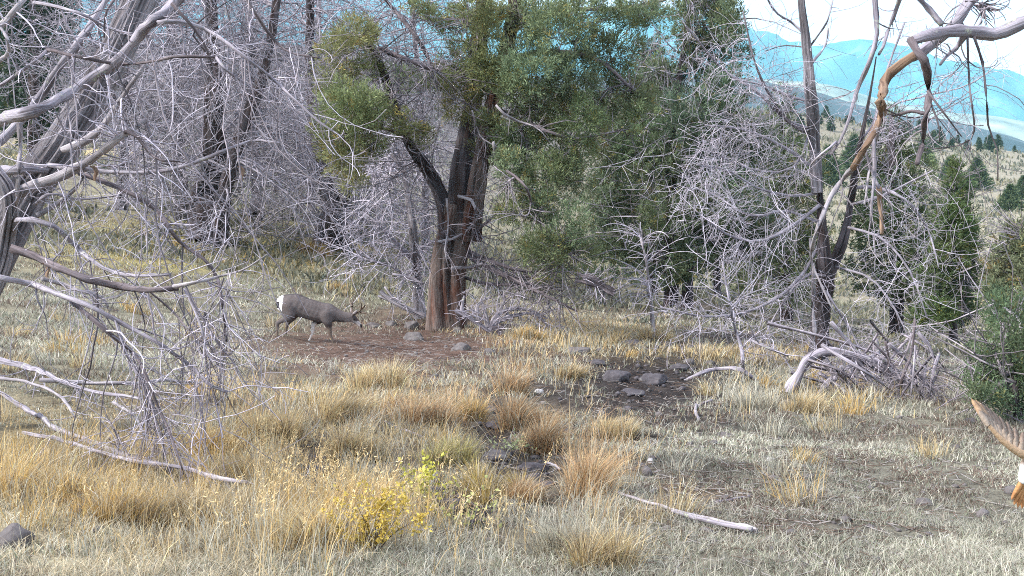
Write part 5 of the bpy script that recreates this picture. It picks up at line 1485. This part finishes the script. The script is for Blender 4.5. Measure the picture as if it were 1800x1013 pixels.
c = np.ones((len(dv), 3)) * np.array([0.105, 0.088, 0.085])


def blend(mask, colr):
    global c
    m_ = np.clip(mask, 0, 1)[:, None]
    c = c * (1 - m_) + np.array(colr) * m_


c = c * (0.75 + 0.5 * fbm(dv[:, 0] * 5, dv[:, 2] * 7 + dv[:, 1] * 4, 8, 3))[:, None]
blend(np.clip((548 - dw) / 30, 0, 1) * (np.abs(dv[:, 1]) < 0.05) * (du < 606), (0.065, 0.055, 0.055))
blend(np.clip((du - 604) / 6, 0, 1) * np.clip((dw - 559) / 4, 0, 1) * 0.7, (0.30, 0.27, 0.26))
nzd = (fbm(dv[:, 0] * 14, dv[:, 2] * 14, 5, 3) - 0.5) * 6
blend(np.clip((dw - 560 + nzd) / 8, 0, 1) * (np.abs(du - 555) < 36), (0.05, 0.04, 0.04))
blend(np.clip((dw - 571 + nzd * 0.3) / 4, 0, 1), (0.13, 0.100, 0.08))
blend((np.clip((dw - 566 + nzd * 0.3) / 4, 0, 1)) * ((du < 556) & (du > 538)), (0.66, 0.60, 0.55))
blend(((du < 497.5 + 0.14 * (548 - dw).clip(0, 20) + nzd * 0.5) & (dw > 516) & (dw < 552) & (np.abs(dv[:, 1]) < 0.16)).astype(float), (0.82, 0.80, 0.80))
blend(((du < 493.5) & (dw > 527.5) & (dw < 540)).astype(float), (0.015, 0.013, 0.014))
blend(np.clip((du - 620) / 3, 0, 1) * np.clip((558 - dw + (du - 620) * 0.9) / 3, 0, 1) * (np.abs(dv[:, 1]) < 0.05), (0.07, 0.055, 0.055))
blend(np.clip((du - 627) / 3, 0, 1) * (dw > 563), (0.42, 0.37, 0.35))
blend(((du > 634.5) & (dw > 569)).astype(float), (0.02, 0.018, 0.018))
blend(((dw > 541) & (dw < 549) & (np.abs(dv[:, 1]) > 0.07) & (du > 612) & (du < 640)).astype(float) * 0.5, (0.45, 0.40, 0.40))
blend(np.clip((dw - 604.3 + (np.abs(du - 590) > 15) * 4.6) / 1.0, 0, 1), (0.03, 0.027, 0.027))
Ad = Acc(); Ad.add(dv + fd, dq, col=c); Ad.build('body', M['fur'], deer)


def antler(chains, y0, y1):
    A = Acc()
    for ch in chains:
        pts = np.array([dp(u_, v_, 1, y0 + (y1 - y0) * t)[:3] for (u_, v_), t in zip(ch, np.linspace(0, 1, len(ch)))])
        s = spline(pts, 10)
        vv_, qq, tc = tubes((s + fd)[None], np.linspace(0.019, 0.009, 10)[None], 7)
        A.add(vv_, qq, tc=tc, col=(0.11, 0.08, 0.06))
    A.build('antler', M['antler'], deer)


antler([[(621, 551), (620, 544), (619.5, 535), (621, 527), (624, 519)], [(620, 538), (616, 530), (614, 523)]], 0.03, 0.16)
antler([[(625, 551), (630, 547), (636, 544), (639, 538), (640, 530)], [(634, 545.5), (640, 547), (648, 546.5)], [(638, 541), (643, 537), (646, 533)]], -0.03, -0.18)
A = Acc(); bm = bmesh.new(); bmesh.ops.create_icosphere(bm, subdivisions=2, radius=0.017)
ev_ = np.array([q_.co[:] for q_ in bm.verts]); et = np.array([[q_.index for q_ in f_.verts] for f_ in bm.faces]); bm.free()
for sgn in (-1, 1):
    A = Acc(); A.add(ev_ + fd + np.array(dp(624.5, 560, 1, sgn * 0.052)[:3]), t=et, col=(0.008, 0.007, 0.007)); A.build('eye', M['antler'], deer)

# ------------------------------------------------------------------ bird crossing the right edge
yb = 2.7; kb = yb / F
bb = P(1835, 790, yb)
bird = thing('bird', 'brown barred bird flying past the right edge, wing raised, white rump and orange tail', 'bird', bb)


def bpx(u, v, dy=0.0):
    return P(u, v, yb + dy)


ch = [np.append(bpx(1888, 722) - bb, 15 * kb), np.append(bpx(1872, 742) - bb, 22 * kb), np.append(bpx(1838, 786) - bb, 28 * kb), np.append(bpx(1812, 822) - bb, 20 * kb), np.append(bpx(1800, 842) - bb, 11 * kb)]
bk = [np.append(bpx(1888, 720) - bb, 8 * kb), np.append(bpx(1908, 704) - bb, 2.2 * kb)]
bv, bq = body_mesh([(ch, 0.9), (bk, 0.9)], 0.0032, 'bird_body')
uu, vv_ = project(*(bv + bb).T)
c = np.ones((len(bv), 3)) * np.array([0.30, 0.22, 0.16])
bar = (np.sin((uu * 0.6 - vv_ * 0.75) * 0.55) > 0.4)[:, None]
c = np.where(bar, c * 0.72, c)
t = (vv_ - 812) / 14
c = c * (1 - np.clip(t, 0, 1)[:, None]) + np.clip(t, 0, 1)[:, None] * np.array([0.85, 0.85, 0.86])
A = Acc(); A.add(bv + bb, bq, col=c); A.build('body', M['feather'], bird)


def feather(a, b, w0, nrm_v, col, tipc, parent, name='feather'):
    k_ = np.linspace(0, 1, 9)[:, None]
    d_ = b - a; L = np.linalg.norm(d_); d_ = d_ / L
    s_ = nrm(np.cross(d_, nrm_v)); up_ = np.cross(s_, d_)
    prof = w0 * np.sin(np.clip(k_ * 0.86 + 0.14, 0, 1) * math.pi) ** 0.45
    mid = a + d_ * L * k_ - up_ * L * 0.10 * k_ ** 2
    l_ = mid - s_ * prof; r_ = mid + s_ * prof
    V = np.concatenate([l_, mid + up_ * 0.0012, r_, mid - up_ * 0.0012])
    q_ = []
    for i in range(8):
        for p0, p1 in ((0, 9), (9, 18), (18, 27), (27, 0)):
            q_.append([p0 + i, p0 + i + 1, p1 + i + 1, p1 + i])
    cc = np.array(col) * (1 - k_) + np.array(tipc) * k_
    barr = (np.sin(k_ * 26) > 0.45)
    cc = np.where(barr, cc * 0.78, cc)
    A = Acc(); A.add(V, q_, col=np.tile(cc, (4, 1))); A.build(name, M['feather'], parent)


wn = np.array([0.35, -0.85, 0.30])
A = Acc()
ax0 = np.array([1800.0, 842.0]); axd = np.array([88.0, -120.0]); axd /= np.linalg.norm(axd)


def mirror(pt):
    d = np.array(pt, float) - ax0
    return tuple(ax0 + 2 * (d @ axd) * axd - d)


tips = [(1711, 699), (1719, 701), (1728, 706), (1738, 712), (1749, 720), (1761, 729), (1774, 739), (1788, 749), (1803, 758), (1818, 764)]
armp = [(1834, 806), (1800, 800), (1766, 778), (1738, 748)]
for side in (0, 1):
    mir = (lambda q_: q_) if side == 0 else mirror
    sy = 1 if side == 0 else -1
    arm = spline([bpx(*mir(q_), sy * d_) for q_, d_ in zip(armp, (-0.01, -0.03, -0.04, -0.045))], 14)
    A = Acc()
    vv2, qq2, tc2 = tubes(arm[None], (np.linspace(10, 3.5, 14) * kb)[None], 8)
    A.add(vv2, qq2, col=(0.42, 0.29, 0.18))
    wobj = A.build('wing', M['feather'], bird)
    BASE[wobj.name] = bb
    for i, tp in enumerate(tips):
        feather(arm[13 - i], bpx(*mir(tp), sy * (-0.02 + 0.004 * i)), 8.6 * kb, wn, (0.36, 0.28, 0.21), (0.17, 0.125, 0.10) if i > 1 else (0.42, 0.26, 0.14), wobj)
    for i in range(9):
        a_ = arm[13 - i]
        feather(a_, a_ + (bpx(*mir(tips[i]), sy * -0.03) - a_) * 0.55, 8.6 * kb, wn, (0.40, 0.32, 0.25), (0.29, 0.23, 0.18), wobj, 'covert')
for dy_ in (-0.014, 0.014):
    A = Acc(); A.add(ev_ * 0.25 + bpx(1893, 716, dy_), t=et, col=(0.008, 0.007, 0.007)); A.build('eye', M['antler'], bird)
for i, tp in enumerate([(1780, 880), (1785, 890), (1792, 895), (1800, 897), (1808, 894)]):
    feather(bpx(1802, 838, 0.002 * i), bpx(*tp, 0.005 * i), 6.5 * kb, np.array([0.1, -1, 0.1]), (0.55, 0.30, 0.13), (0.52, 0.24, 0.10), bird, 'tail_feather')

# ------------------------------------------------------------------ the air
HZ = 0.00012
zmin = -80.0
hm, ht_, hb = newmat('thin_haze')
ht_.nodes.remove(hb)
pv_ = ht_.nodes.new('ShaderNodeVolumePrincipled')
pv_.inputs['Color'].default_value = (0.38, 0.84, 1.0, 1)
pv_.inputs['Density'].default_value = HZ
pv_.inputs['Anisotropy'].default_value = 0.0
ht_.links.new(pv_.outputs['Volume'], ht_.nodes['Material Output'].inputs['Volume'])
allz = [(o.matrix_world @ Vector(cn)).z for o in SC.objects if o.type == 'MESH' and o.get('kind') == 'structure' for cn in o.bound_box]
zmin = min(allz) - 1.5; zmax = max(allz) + 15
X, Y0, Y1 = 7900, -7900, 7900
hv = np.array([[x, y, z] for x in (-X, X) for y in (Y0, Y1) for z in (zmin, zmax)])
A = Acc(); A.add(hv, [[0, 1, 3, 2], [4, 6, 7, 5], [0, 4, 5, 1], [2, 3, 7, 6], [0, 2, 6, 4], [1, 5, 7, 3]])
A.build('haze', hm, smooth=False, kind='stuff')
print('TRIS', sum(sum(len(p.vertices) - 2 for p in []) + len(o.data.loop_triangles) if False else len(o.data.polygons) for o in SC.objects if o.type == 'MESH'))
